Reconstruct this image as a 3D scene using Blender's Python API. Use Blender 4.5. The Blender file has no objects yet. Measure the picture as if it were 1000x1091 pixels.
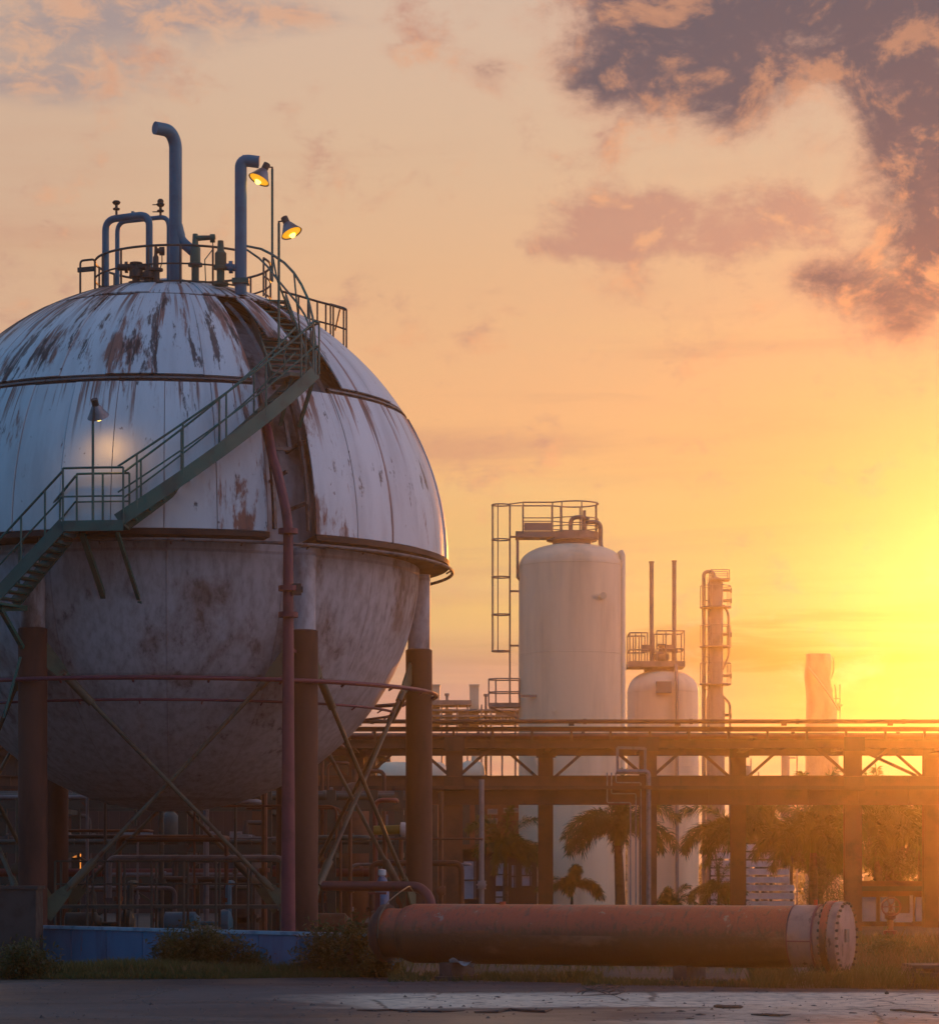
import bpy, bmesh, math, random
from mathutils import Vector, Matrix
random.seed(7)
R_ = math.radians
C = bpy.context.scene.collection
SC = bpy.context.scene
# ------------------------------------------------------------------ camera, sky, sun, exposure
F, EYE, HZ = 3000.0, 1.75, 930.0            # focal length in photo pixels, eye height, photo row of the horizon
def P(px, py, d):                            # point seen at photo pixel (px, py), d metres away
    return Vector(((px-500)*d/F, d, EYE+(HZ-py)*d/F))
cam = bpy.data.objects.new('camera', bpy.data.cameras.new('camera'))
C.objects.link(cam)
cam.location = (0, 0, EYE); cam.rotation_euler = (R_(90), 0, 0)
cam.data.sensor_fit = 'HORIZONTAL'; cam.data.sensor_width = 36
cam.data.lens = 36*F/1000; cam.data.shift_y = (HZ-545.5)/1000
cam.data.clip_start = .5; cam.data.clip_end = 3000
SC.camera = cam
SC.view_settings.view_transform = 'Standard'; SC.view_settings.look = 'None'
SC.view_settings.exposure = 0; SC.view_settings.gamma = 1
SC.render.engine = 'CYCLES'
cy = SC.cycles
cy.use_denoising = True; cy.max_bounces = 6; cy.volume_bounces = 0
SUN_EL, SUN_AZ = 4.8, 11.8                    # degrees, azimuth clockwise from straight ahead
SUN_E = 2.2

def lin(r, g, b):
    f = lambda c: (c/255/12.92 if c/255 <= .04045 else ((c/255+.055)/1.055)**2.4)
    return (f(r), f(g), f(b))

class V:                                     # a float socket with arithmetic
    nt = None
    def __init__(s, k): s.k = k
    @staticmethod
    def m(op, *a):
        n = V.nt.nodes.new('ShaderNodeMath'); n.operation = op
        for i, x in enumerate(a):
            if isinstance(x, V): V.nt.links.new(x.k, n.inputs[i])
            else: n.inputs[i].default_value = x
        return V(n.outputs[0])
    def __add__(s, o): return V.m('ADD', s, o)
    __radd__ = __add__
    def __sub__(s, o): return V.m('SUBTRACT', s, o)
    def __rsub__(s, o): return V.m('SUBTRACT', o, s)
    def __mul__(s, o): return V.m('MULTIPLY', s, o)
    __rmul__ = __mul__
    def __truediv__(s, o): return V.m('DIVIDE', s, o)
def vmin(a, b): return V.m('MINIMUM', a, b)
def vmax(a, b): return V.m('MAXIMUM', a, b)
def smooth(x, a, b, lo=0, hi=1):
    n = V.nt.nodes.new('ShaderNodeMapRange'); n.interpolation_type = 'SMOOTHSTEP'
    n.inputs[1].default_value = a; n.inputs[2].default_value = b
    n.inputs[3].default_value = lo; n.inputs[4].default_value = hi
    V.nt.links.new(x.k, n.inputs[0]); return V(n.outputs[0])
def vec(x, y, z):
    n = V.nt.nodes.new('ShaderNodeCombineXYZ')
    for i, a in enumerate((x, y, z)):
        if isinstance(a, V): V.nt.links.new(a.k, n.inputs[i])
        else: n.inputs[i].default_value = a
    return n.outputs[0]
def noise(v, scale, detail=4, rough=.55, dist=0):
    n = V.nt.nodes.new('ShaderNodeTexNoise')
    n.inputs['Scale'].default_value = scale; n.inputs['Detail'].default_value = detail
    n.inputs['Roughness'].default_value = rough; n.inputs['Distortion'].default_value = dist
    if v is not None: V.nt.links.new(v, n.inputs['Vector'])
    return V(n.outputs[0])
def mixc(f, a, b):
    n = V.nt.nodes.new('ShaderNodeMix'); n.data_type = 'RGBA'
    for i, x in ((0, f), (6, a), (7, b)):
        if isinstance(x, V): V.nt.links.new(x.k, n.inputs[i])
        elif hasattr(x, 'is_linked') : V.nt.links.new(x, n.inputs[i])
        elif i == 0: n.inputs[i].default_value = x
        else: n.inputs[i].default_value = (*x[:3], 1)
    return n.outputs[2]
def ramp(x, stops, lo, hi):
    n = V.nt.nodes.new('ShaderNodeValToRGB'); e = n.color_ramp.elements
    while len(e) < len(stops): e.new(.5)
    for el, (p, c) in zip(e, stops):
        el.position = (p-lo)/(hi-lo); el.color = (*c, 1)
    V.nt.links.new(((x-lo)*(1/(hi-lo))).k, n.inputs[0]); return n.outputs[0]

def build_sky():
    w = bpy.data.worlds.new('World'); SC.world = w; w.use_nodes = True
    nt = w.node_tree; V.nt = nt; nt.nodes.clear()
    out = nt.nodes.new('ShaderNodeOutputWorld'); bg = nt.nodes.new('ShaderNodeBackground')
    nt.links.new(bg.outputs[0], out.inputs[0])
    tc = nt.nodes.new('ShaderNodeTexCoord'); sp = nt.nodes.new('ShaderNodeSeparateXYZ')
    nt.links.new(tc.outputs['Generated'], sp.inputs[0])
    x, y, z = (V(sp.outputs[i]) for i in range(3))
    az = V.m('ARCTAN2', x, y)*(180/math.pi)
    el = V.m('ARCSINE', z)*(180/math.pi)
    def A(px, py):
        a = math.atan2(px-500, F); return math.degrees(a), math.degrees(math.atan2((HZ-py)*math.cos(a), F))
    def E(py): return A(500, py)[1]
    # clear-sky gradient, low to high
    g = [(-3, (.2,.12,.1)), (E(930), (.30,.18,.15)), (E(745), (.44,.28,.24)), (E(705), (.50,.31,.22)), (E(660), (.72,.48,.19)), (E(560), (.78,.48,.20)),
         (E(440), (.83,.455,.225)), (E(300), (.75,.455,.26)), (E(170), (.69,.47,.31)), (E(20), (.66,.475,.355)), (26, (.40,.35,.34)), (50, lin(84,98,130)), (90, lin(80,98,136))]
    base = ramp(el, g, -3, 90)
    base = mixc(smooth(az, A(430,0)[0], A(-150,0)[0])*0.6, base, (.58,.40,.30))
    # bands of thin cloud lit from below
    st = noise(vec(az*.07, el*.75, 3.1), 1, 5, .55, .4)
    base = mixc(smooth(st, .5, .72)*smooth(el, 18, 8)*.65, base, (.58,.30,.20))
    st2 = noise(vec(az*.06, el*.95, 9.1), 1, 4, .5, .3)
    base = mixc(smooth(st2, .5, .7)*smooth(el, 14, 7)*.4, base, (.80,.55,.24))
    # glow round the low sun
    def glow(px, py, sx, sy):
        a, e = A(px, py); dx = (az-a)*(1/sx); dy = (el-e)*(1/sy)
        return V.m('POWER', math.e, (dx*dx+dy*dy)*-1)
    gl = mixc(glow(960, 630, 5.2, 3.6)*.88, base, (.42,.38,.14))
    gl = mixc(glow(930, 620, 2.6, 1.2)*.5, gl, (.45,.50,.19))
    gl = mixc(glow(660, 590, 2.6, 1.0)*.35, gl, (.60,.52,.22))
    st3 = noise(vec(az*.10, el*1.5, 5.7), 1, 4, .55, .5)
    gl = mixc(smooth(st3, .47, .62)*glow(930, 705, 6.0, 1.1)*.8, gl, (.10,.10,.02))
    gl = mixc(glow(990, 735, 4.5, 1.3)*.75, gl, (.06,.05,.0))
    # cumulus and grey banks
    def field(blobs):
        f = None
        for px, py, rx, ry, s in blobs:
            a, e = A(px, py); dx = (az-a)*(52.4/rx); dy = (el-e)*(52.4/ry)
            t = V.m('POWER', math.e, (dx*dx+dy*dy)*-1)*s
            f = t if f is None else f+t
        return f
    n1 = noise(vec(az, el*1.2, 1.7), .5, 12, .6, .35)
    n2 = noise(vec(az+.22, el*1.2-.5, 1.7), .5, 12, .6, .35)   # the same field a little toward the sun: its rims are lit
    n3 = noise(vec(az*.8, el*1.3, 8.3), 1.3, 10, .62, .3)
    fA = field([(690,50,110,60,1.0),(770,115,70,44,1.0),(930,30,135,62,1.0),(965,130,95,62,.8),(1000,260,75,80,.95),(950,330,55,45,.85),(868,298,42,30,.95),(1060,120,130,250,.9),(800,0,190,28,.9),(520,75,34,20,.6),(630,90,50,30,.7),(760,60,80,50,.35)])
    n5 = noise(vec(az*.7, el*1.5, 2.9), 3.2, 8, .65, .5)
    cA = smooth(fA*.9+(n1-.5)*2.6+(n3-.5)*.8+(n5-.5)*.35, .05, 1.15)
    lit = smooth(n1-n2, 0, .16)
    dark = mixc(smooth(fA*.9+(n1-.5)*2.0+(n3-.5)*1.0+(n5-.5)*.4, .35, 1.2), lin(200,146,126), lin(92,86,98))
    dark = mixc(lit*smooth(el, 18.5, 10, .4, .85), dark, lin(240,166,120))
    col = mixc(cA*.96, gl, dark)
    fB = field([(630,245,60,26,.9),(700,228,62,30,1.0),(790,225,80,30,1.0),(865,235,66,30,.85),(590,264,60,11,.6),(740,262,120,16,.6)])
    cB = smooth(fB*1.1+(n1-.5)*2.9+(n3-.5)*2.2+(n5-.5)*.7, .1, 1.35)
    cB2 = mixc(lit*.6, lin(186,138,124), lin(244,180,130))
    col = mixc(cB*.8, col, cB2)
    fC = field([(60,30,170,38,.95),(220,8,180,24,.85),(40,88,150,26,.85),(330,20,60,14,.3)])
    n4 = noise(vec(az*.55, el*1.9, 4.2), .5, 8, .58, .35)
    cC = smooth(fC+(n4-.5)*1.5, .25, 1.15)
    col = mixc(cC*.85, col, mixc(smooth(n3, .4, .62), lin(158,144,146), lin(214,166,138)))
    # the sky behind the camera: blue dusk, with the Nishita sky in it
    sky = nt.nodes.new('ShaderNodeTexSky'); sky.sky_type = 'NISHITA'; sky.sun_disc = False
    sky.sun_elevation = R_(SUN_EL); sky.sun_rotation = R_(SUN_AZ); sky.dust_density = 2
    mul = nt.nodes.new('ShaderNodeVectorMath'); mul.operation = 'MULTIPLY_ADD'
    nt.links.new(sky.outputs[0], mul.inputs[0]); mul.inputs[1].default_value = (SKY_N,)*3; 
    blue = ramp(el, [(-5, (.01,.012,.018)), (0, (.03,.045,.07)), (12, (.05,.15,.28)), (30, (.075,.26,.52)), (60, (.08,.23,.45)), (90, (.09,.17,.32))], -5, 90)
    pink = ramp(el, [(-5, (.03,.02,.02)), (0, (.45,.31,.31)), (12, (1.25,.86,.95)), (32, (.75,.62,.78)), (60, (.12,.21,.40)), (90, (.09,.17,.32))], -5, 90)
    side = smooth(az, 30, 70)*smooth(az, 165, 110)                   # unseen right-hand sky, made brighter pink as fill for right-facing surfaces
    nt.links.new(mixc(side, blue, pink), mul.inputs[2])
    col = mixc(smooth(V.m('ABSOLUTE', az), 20, 50), col, mul.outputs[0])
    nt.links.new(col, bg.inputs[0]); bg.inputs[1].default_value = 1.0
SKY_N = .02
build_sky()
sl = bpy.data.lights.new('sun', 'SUN'); sl.energy = SUN_E; sl.angle = R_(.8); sl.color = (1, .30, .04)
sun = bpy.data.objects.new('sun', sl); C.objects.link(sun)
sd = Vector((math.sin(R_(SUN_AZ))*math.cos(R_(SUN_EL)), math.cos(R_(SUN_AZ))*math.cos(R_(SUN_EL)), math.sin(R_(SUN_EL))))
sun.rotation_euler = sd.to_track_quat('Z', 'Y').to_euler(); sun.location = (60, 200, 60)
HAZE_D, HAZE_G = .00054, .922

# ------------------------------------------------------------------ helpers
class MB:
    def __init__(s): s.b = bmesh.new()
    def box(s, c, d, rz=0, m=None):          # centre, full dims
        g = bmesh.ops.create_cube(s.b, size=1)['verts']
        M = Matrix.Translation(Vector(c)) @ (m or Matrix.Rotation(rz, 4, 'Z')) @ Matrix.Diagonal((*d, 1))
        bmesh.ops.transform(s.b, matrix=M, verts=g); return s
    def bar(s, p, q, w, h=None, up=(0,0,1)):  # box between two points, w wide, h high
        p, q = Vector(p), Vector(q); h = h or w; t = (q-p); L = t.length; t = t/L
        u = Vector(up)
        if abs(t.dot(u)) > .98: u = Vector((0,1,0))
        sx = t.cross(u).normalized(); uz = sx.cross(t)
        M = Matrix(((t.x*L, sx.x*w, uz.x*h, (p.x+q.x)/2), (t.y*L, sx.y*w, uz.y*h, (p.y+q.y)/2), (t.z*L, sx.z*w, uz.z*h, (p.z+q.z)/2), (0,0,0,1)))
        g = bmesh.ops.create_cube(s.b, size=1)['verts']
        bmesh.ops.transform(s.b, matrix=M, verts=g); return s
    def cyl(s, p, q, r, r2=None, n=16):
        return s.tube([p, q], [r, r if r2 is None else r2], n)
    def tube(s, pts, r, n=10, cap=True, closed=False):
        pts = [Vector(p) for p in pts]; k = len(pts)
        rr = r if isinstance(r, (list, tuple)) else [r]*k
        rings = []; prev = None
        for i, p in enumerate(pts):
            if closed: t = pts[(i+1) % k]-pts[i-1]
            elif i == 0: t = pts[1]-p
            elif i == k-1: t = p-pts[i-1]
            else: t = (pts[i+1]-p).normalized()+(p-pts[i-1]).normalized()
            t = t.normalized() if t.length > 1e-9 else Vector((0,0,1))
            if prev is None:
                a = Vector((0,0,1)) if abs(t.z) < .9 else Vector((1,0,0))
                u = t.cross(a).normalized()
            else:
                u = (prev-t*prev.dot(t)); u = u.normalized() if u.length > 1e-6 else t.orthogonal().normalized()
            prev = u; v = t.cross(u)
            rings.append([s.b.verts.new(p+(u*math.cos(2*math.pi*j/n)+v*math.sin(2*math.pi*j/n))*rr[i]) for j in range(n)])
        m = k if closed else k-1
        for i in range(m):
            A, B = rings[i], rings[(i+1) % k]
            for j in range(n): s.b.faces.new((A[j], A[(j+1) % n], B[(j+1) % n], B[j]))
        if cap and not closed:
            if rr[0] > 1e-4: s.b.faces.new(rings[0][::-1])
            if rr[-1] > 1e-4: s.b.faces.new(rings[-1])
        return s
    def lathe(s, prof, o=(0,0,0), n=32, m=None, cap=True):   # prof: (r, z) pairs round z
        M = Matrix.Translation(Vector(o)) @ (m or Matrix.Identity(4)); rings = []
        for r, z in prof:
            if r < 1e-5: rings.append([s.b.verts.new(M @ Vector((0,0,z)))])
            else: rings.append([s.b.verts.new(M @ Vector((r*math.cos(2*math.pi*j/n), r*math.sin(2*math.pi*j/n), z))) for j in range(n)])
        for A, B in zip(rings, rings[1:]):
            for j in range(n):
                a, b = A[j % len(A)], A[(j+1) % len(A)]; c, d = B[(j+1) % len(B)], B[j % len(B)]
                f = []
                for q in (a, b, c, d):
                    if q not in f: f.append(q)
                if len(f) > 2: s.b.faces.new(f)
        if cap:
            if len(rings[0]) > 1: s.b.faces.new(rings[0][::-1])
            if len(rings[-1]) > 1: s.b.faces.new(rings[-1])
        return s
    def prism(s, poly, z0, z1):
        a = [s.b.verts.new((x, y, z0)) for x, y in poly]; b = [s.b.verts.new((x, y, z1)) for x, y in poly]
        s.b.faces.new(a[::-1]); s.b.faces.new(b); n = len(a)
        for i in range(n): s.b.faces.new((a[i], a[(i+1) % n], b[(i+1) % n], b[i]))
        return s
    def grid(s, fn, nu, nv, thick=None, fn2=None):   # sheet fn(u,v); with fn2 a solid between two sheets
        def sheet(f): return [[s.b.verts.new(f(i/nu, j/nv)) for j in range(nv+1)] for i in range(nu+1)]
        A = sheet(fn)
        for i in range(nu):
            for j in range(nv): s.b.faces.new((A[i][j], A[i+1][j], A[i+1][j+1], A[i][j+1]))
        if fn2:
            B = sheet(fn2)
            for i in range(nu):
                for j in range(nv): s.b.faces.new((B[i][j+1], B[i+1][j+1], B[i+1][j], B[i][j]))
                s.b.faces.new((A[i][0], B[i][0], B[i+1][0], A[i+1][0])); s.b.faces.new((A[i+1][nv], B[i+1][nv], B[i][nv], A[i][nv]))
            for j in range(nv):
                s.b.faces.new((A[0][j+1], B[0][j+1], B[0][j], A[0][j])); s.b.faces.new((A[nu][j], B[nu][j], B[nu][j+1], A[nu][j+1]))
        return s
    def quad(s, *p): s.b.faces.new([s.b.verts.new(q) for q in p]); return s
    def build(s, name, mat, parent=None, smooth=True, loc=None):
        if loc is None: loc = Vector((0,0,0)) if parent is None else WL(parent)
        loc = Vector(loc)
        bmesh.ops.translate(s.b, verts=s.b.verts, vec=-loc)
        bmesh.ops.recalc_face_normals(s.b, faces=s.b.faces)
        me = bpy.data.meshes.new(name)
        if smooth:
            for f in s.b.faces: f.smooth = True
            for e in s.b.edges:
                if len(e.link_faces) != 2 or e.calc_face_angle(9) > .7: e.smooth = False
        s.b.to_mesh(me); s.b.free(); me.materials.append(mat)
        o = bpy.data.objects.new(name, me); C.objects.link(o)
        if parent: o.parent = parent; o.location = loc-WL(parent)
        else: o.location = loc
        return o
WLOC = {}
def WL(o):
    v = Vector(o.location)
    while o.parent: o = o.parent; v += Vector(o.location)
    return v
def tag(o, label=None, cat=None, group=None, kind=None):
    for k, v in (('label', label), ('category', cat), ('group', group), ('kind', kind)):
        if v: o[k] = v
    return o
def thing(name, label, cat, loc, group=None):
    o = bpy.data.objects.new(name, None); C.objects.link(o); o.location = loc
    o.empty_display_size = .2
    return tag(o, label, cat, group)
def copy_thing(o, loc=None, rz=0, scale=1, label=None):
    c = o.copy(); C.objects.link(c)
    if loc is not None: c.location = loc
    c.rotation_euler.z = rz; c.scale = (scale,)*3
    if label: c['label'] = label
    def kids(src, dst):
        for ch in [q for q in bpy.data.objects if q.parent == src]:
            d = ch.copy(); C.objects.link(d); d.parent = dst; kids(ch, d)
    kids(o, c); return c
def arc(c, r, a0, a1, n, z):                 # horizontal arc, angle from -Y (towards camera) toward +X
    return [Vector((c[0]+r*math.sin(a0+(a1-a0)*i/n), c[1]-r*math.cos(a0+(a1-a0)*i/n), z)) for i in range(n+1)]
def bend(pts, r=.15, n=5):                   # round the corners of a polyline
    pts = [Vector(p) for p in pts]; o = [pts[0]]
    for a, b, c in zip(pts, pts[1:], pts[2:]):
        d1 = (a-b); d2 = (c-b); k = min(r, d1.length*.48, d2.length*.48)
        p, q = b+d1.normalized()*k, b+d2.normalized()*k
        for i in range(n+1):
            t = i/n; o.append(p*(1-t)**2+b*2*t*(1-t)+q*t*t)
    o.append(pts[-1]); return o

# ------------------------------------------------------------------ materials
def newmat(name):
    m = bpy.data.materials.new(name); m.use_nodes = True; nt = m.node_tree; V.nt = nt
    b = nt.nodes['Principled BSDF']; tc = nt.nodes.new('ShaderNodeTexCoord')
    sp = nt.nodes.new('ShaderNodeSeparateXYZ'); nt.links.new(tc.outputs['Object'], sp.inputs[0])
    return m, nt, b, tc.outputs['Object'], [V(sp.outputs[i]) for i in range(3)]
def bump(nt, b, h, strength=.3, dist=.02):
    n = nt.nodes.new('ShaderNodeBump'); n.inputs['Strength'].default_value = strength; n.inputs['Distance'].default_value = dist
    nt.links.new(h.k, n.inputs['Height']); nt.links.new(n.outputs[0], b.inputs['Normal'])
def paint(name, c1, c2=None, scale=3, rough=.55, metal=0, rust=0, rustc=(.10,.035,.015), bs=.15, stretch=1, lo=.45, hi=.7):
    m, nt, b, oc, (x, y, z) = newmat(name)
    v = vec(x, y, z*stretch)
    n = noise(v, scale, 6, .6)
    col = mixc(smooth(n, lo, hi), c1, c2 or tuple(k*.6 for k in c1))
    if rust:
        r = noise(vec(x*1.3+7, y*1.3, z*stretch*.8), scale*1.4, 8, .68)
        col = mixc(smooth(r, .68-rust*.3, .74-rust*.25), col, mixc(n, rustc, tuple(k*.45 for k in rustc)))
    nt.links.new(col, b.inputs['Base Color'])
    nt.links.new((smooth(n, .3, .7, rough-.08, rough+.1)).k, b.inputs['Roughness']); b.inputs['Metallic'].default_value = metal
    bump(nt, b, noise(v, scale*6, 5, .6), bs)
    return m
# ------------------------------------------------------------------ shared materials
def cladding_mat():
    m, nt, b, oc, (x, y, z) = newmat('rusty_white_cladding')
    az = V.m('ARCTAN2', x, y*-1)
    v = vec(az*5.2, z*.42, 0)
    up = smooth(z, 11.0, 12.2)                                        # the top bands have rusted most
    s1 = noise(vec(az*15, z*.55, 2.0), .8, 8, .70, .25)
    s2 = noise(vec(az*22, z*1.1, 5.0), .8, 6, .72, .2)
    big = noise(vec(az*2.4, z*.35, 11.0), .9, 3, .5)
    k = s1*.62+big*.38+up*.07-smooth(az, .62, .85)*.05
    run = noise(vec(az*34, z*.22, 6.0), .9, 6, .66)
    under = vmax(smooth(z, 9.6, 11.35)*smooth(z, 11.55, 11.4), smooth(z, 12.3, 13.5)*smooth(z, 13.65, 13.5))
    edge_ = V.m('ABSOLUTE', V.m('FRACT', (az-.0829)*(18/math.pi))-.5)            # panel joints: runs gather along them
    joint = smooth(edge_, .40, .5)
    rust = vmax(smooth(k, .555, .61), vmax(smooth(run+under*.09, .60, .68)*under, smooth(run+joint*.10, .63, .70)*joint*.9))
    black = smooth(s2*.7+big*.3+up*.075, .588, .635)
    spk = smooth(noise(vec(az*40, z*5, 1.0), .9, 3, .6), .68, .74)*.7
    oi = nt.nodes.new('ShaderNodeObjectInfo')
    pv = V(oi.outputs['Random'])
    dirt = noise(vec(az*14, z*.5, 7.0), .8, 6, .6)
    white = mixc(smooth(dirt, .4, .75)*.6, mixc(pv, (.56,.60,.64), (.66,.69,.72)), (.40,.41,.43))
    col = mixc(rust*.9, white, mixc(smooth(s2, .4, .65), (.25,.075,.035), (.10,.03,.018)))
    col = mixc(black*.92, col, (.022,.02,.022))
    col = mixc(spk, col, (.07,.04,.035))
    nt.links.new(col, b.inputs['Base Color'])
    nt.links.new((rust*.3+.42).k, b.inputs['Roughness'])
    bump(nt, b, noise(vec(az*6, z*1.2, 3.0), 1.1, 4, .6)+noise(oc, 30, 3, .6)*.12, .25, .05)
    return m
def steel_mat():
    m, nt, b, oc, (x, y, z) = newmat('weathered_shell_steel')
    az = V.m('ARCTAN2', x, y*-1)
    v = vec(az*5.3, z*.75, 0)
    n = noise(vec(x*1.1, y*1.1, z*.8), .6, 9, .66, .3); n2 = noise(vec(x*2.4+4, y*2.4, z*.55), .7, 8, .68, .3); n3 = noise(vec(x+9, y, z), .30, 3, .5)
    fine = noise(vec(x*8, y*8, z*3), .8, 6, .65)
    grey = mixc(smooth(fine, .35, .7), (.42,.44,.48), (.27,.275,.29))
    col = mixc(smooth(n*.6+n3*.4, .52, .64)*.8, grey, (.12,.075,.055))
    col = mixc(smooth(n2*.6+n3*.4, .56, .65)*.75, col, (.08,.042,.03))
    col = mixc(smooth(fine*.5+n*.5, .57, .64)*.5, col, (.05,.035,.03))
    # weld seams: a few meridians and parallels
    sm = V.m('ABSOLUTE', V.m('FRACT', az*(14/(2*math.pi))+.3)-.5)
    sz = V.m('ABSOLUTE', V.m('FRACT', z*.42+.12)-.5)
    seam = vmax(smooth(sm, .012, .004), smooth(sz, .018, .006))
    col = mixc(seam*.3, col, (.10,.07,.055))
    nt.links.new(col, b.inputs['Base Color']); b.inputs['Roughness'].default_value = .6
    bump(nt, b, seam*.5+n*.6+fine*.2, .25, .04)
    return m
M_CLAD = cladding_mat(); M_STEEL = steel_mat()
M_BAND = paint('dark_rusted_band', (.028,.018,.016), (.014,.012,.013), 2, .7)
M_FRAME = paint('bare_steel_strip', (.13,.12,.12), (.07,.05,.045), 4, .5, rust=.4)
M_GREEN = paint('green_walkway_paint', (.001,.12,.10), (.001,.075,.068), 2.5, .45, rust=.05)
M_BLUEP = paint('blue_vent_paint', (.003,.16,.26), (.003,.11,.18), 2, .45)
M_RAIL = paint('dark_rail_paint', (.035,.06,.06), (.03,.035,.03), 3, .5, rust=.3)
M_COL = paint('rusty_column_coat', (.07,.025,.016), (.026,.013,.011), 1.2, .75, stretch=.25, bs=.3)
M_WHITEP = paint('dirty_white_paint', (.55,.55,.56), (.36,.34,.33), 1.6, .5, rust=.15)
M_PURP = paint('maroon_riser_paint', (.13,.022,.042), (.07,.016,.03), 2, .5, rust=.15)
M_REDP = paint('red_pipe_paint', (.15,.022,.018), (.11,.022,.02), 2, .5, rust=.2)
M_ROD = paint('olive_brace_paint', (.075,.08,.05), (.055,.042,.03), 2, .6, rust=.35)
M_GUS = paint('green_gusset_paint', (.06,.10,.06), (.03,.055,.04), 2, .55, rust=.25)
M_DARK = paint('dark_machine_paint', (.03,.035,.035), (.018,.018,.018), 3, .6)
M_GALV = paint('galvanised_metal', (.20,.20,.22), (.13,.13,.14), 6, .4, metal=.5)
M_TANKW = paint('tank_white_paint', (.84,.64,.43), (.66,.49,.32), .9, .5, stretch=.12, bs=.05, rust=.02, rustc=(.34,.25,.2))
M_RACK = paint('rack_brown_paint', (.13,.042,.016), (.06,.026,.014), 1.2, .65, rust=.25)
M_BULB = bpy.data.materials.new('lit_sodium_bulb'); M_BULB.use_nodes = True
b_ = M_BULB.node_tree.nodes['Principled BSDF']; b_.inputs['Base Color'].default_value = (.8,.5,.1,1)
b_.inputs['Emission Color'].default_value = (1,.50,.012,1); b_.inputs['Emission Strength'].default_value = 1.5

M_GLOW = M_BULB.copy(); M_GLOW.name = 'lit_reflector'
g_ = M_GLOW.node_tree.nodes['Principled BSDF']; g_.inputs['Emission Color'].default_value = (1,.40,.008,1); g_.inputs['Emission Strength'].default_value = 1.05
b_.inputs['Emission Color'].default_value = (1,.62,.10,1); b_.inputs['Emission Strength'].default_value = 5
# ------------------------------------------------------------------ the spherical tank
SX, SY, SZ, RC, RS = -6.36, 60.0, 8.35, 5.90, 5.30
VIEW = math.atan2(-SX, SY)                   # heading from the tank to the viewer, measured from -Y toward +X
def S(rel, r, z):                            # rel: degrees right of the side that faces the viewer
    a = R_(rel)+VIEW
    return Vector((SX+r*math.sin(a), SY-r*math.cos(a), z))
def SP(rel, phi, R=RC):
    return S(rel, R*math.cos(R_(phi)), SZ+R*math.sin(R_(phi)))
tank = thing('spherical_tank', 'huge round gas storage sphere with rust streaked white cladding on brown legs', 'storage tank', (SX, SY, 0))
m = MB()
m.lathe([(RS*math.cos(R_(p)) if abs(p) < 90 else 0, SZ+RS*math.sin(R_(p))) for p in [-90+i*3.75 for i in range(49)]], (SX, SY, 0), 96)
m.build('shell', M_STEEL, tank)
def panel(name, r0, r1, p0, p1, off=0, gap=.10, nu=6, nv=10, R=RC, th=.035):
    g0, g1 = r0+gap, r1-gap
    MB().grid(lambda u, v: SP(g0+(g1-g0)*u, p0+(p1-p0)*v, R+off), nu, nv,
              fn2=lambda u, v: SP(g0+(g1-g0)*u, p0+(p1-p0)*v, R+off-th)).build(name, M_CLAD, tank)
rp = random.Random(3)
for k in range(36):                                                   # waist band, one panel missing
    a = -1.3+10*k
    if k == 2: continue
    panel('cladding_panel', a, a+10, .35, 30.55, rp.uniform(-.018, .018), .07)
k = 0; a = 43.5
while a < 43.5+335.2-.1:                                              # upper band, a wide gap beside the stairs
    panel('cladding_panel', a, min(a+11.17, 378.7), 32.5, 61.0, rp.uniform(-.018, .018), .09)
    a += 11.1733
panel('cladding_panel', 27.3, 34.5, 44.5, 60.6, .02)
for k in range(16):
    panel('cladding_panel', -9+22.5*k, 13.5+22.5*k, 62.1, 88.5, rp.uniform(-.012, .02), .12, 5, 8)
MB().lathe([(.5, SZ+RC-.06), (.5, SZ+RC+.05), (.42, SZ+RC+.09), (0, SZ+RC+.10)], (SX, SY, 0), 24).build('top_plate', M_CLAD, tank)
# dark joint bands between the cladding courses
def band(name, phi, w, R, h, a0=0, a1=360, mat=M_BAND):
    full = a1-a0 >= 360; n = max(8, int((a1-a0)/2.5))
    prof = [(R-.02, -w), (R+h, -w), (R+h, w), (R-.02, w)]
    c, s = math.cos(R_(phi)), math.sin(R_(phi)); mb = MB(); rows = []
    for i in range(n if full else n+1):
        rel = a0+(a1-a0)*i/n; row = []
        for rr, t in prof:
            r = rr*c-t*s; z = SZ+rr*s+t*c
            row.append(mb.b.verts.new(S(rel, r, z)))
        rows.append(row)
    for i in range(n):
        A, B = rows[i], rows[(i+1) % len(rows)]
        for j in range(4): mb.b.faces.new((A[j], A[(j+1) % 4], B[(j+1) % 4], B[j]))
    if not full: mb.b.faces.new(rows[0]); mb.b.faces.new(rows[-1][::-1])
    return mb.build(name, mat, tank)
band('joint_band', 31.6, .085, RC-.10, .06, 39, 378.5)
band('joint_strip', 31.6, .022, RC-.04, .035, 39, 378.5, M_FRAME)
band('joint_band', 61.6, .05, RC-.08, .05, 40, 380)
# skirt under the cladding: a flat ring, its dark lip and the bare carrier strip
m = MB(); n = 140; rows = []
for i in range(n+1):
    rel = 28.6+350.2*i/n
    rows.append([m.b.verts.new(S(rel, r, z)) for r, z in ((RC-.03, SZ+.02), (RC+.03, SZ+.02), (RC+.03, SZ-.09), (RS-.02, SZ-.14), (RS-.02, SZ-.10))])
for i in range(n):
    A, B = rows[i], rows[i+1]
    for j in range(5): m.b.faces.new((A[j], A[(j+1) % 5], B[(j+1) % 5], B[j]))
m.b.faces.new(rows[0]); m.b.faces.new(rows[-1][::-1])
m.build('skirt_ring', M_BAND, tank)
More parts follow.
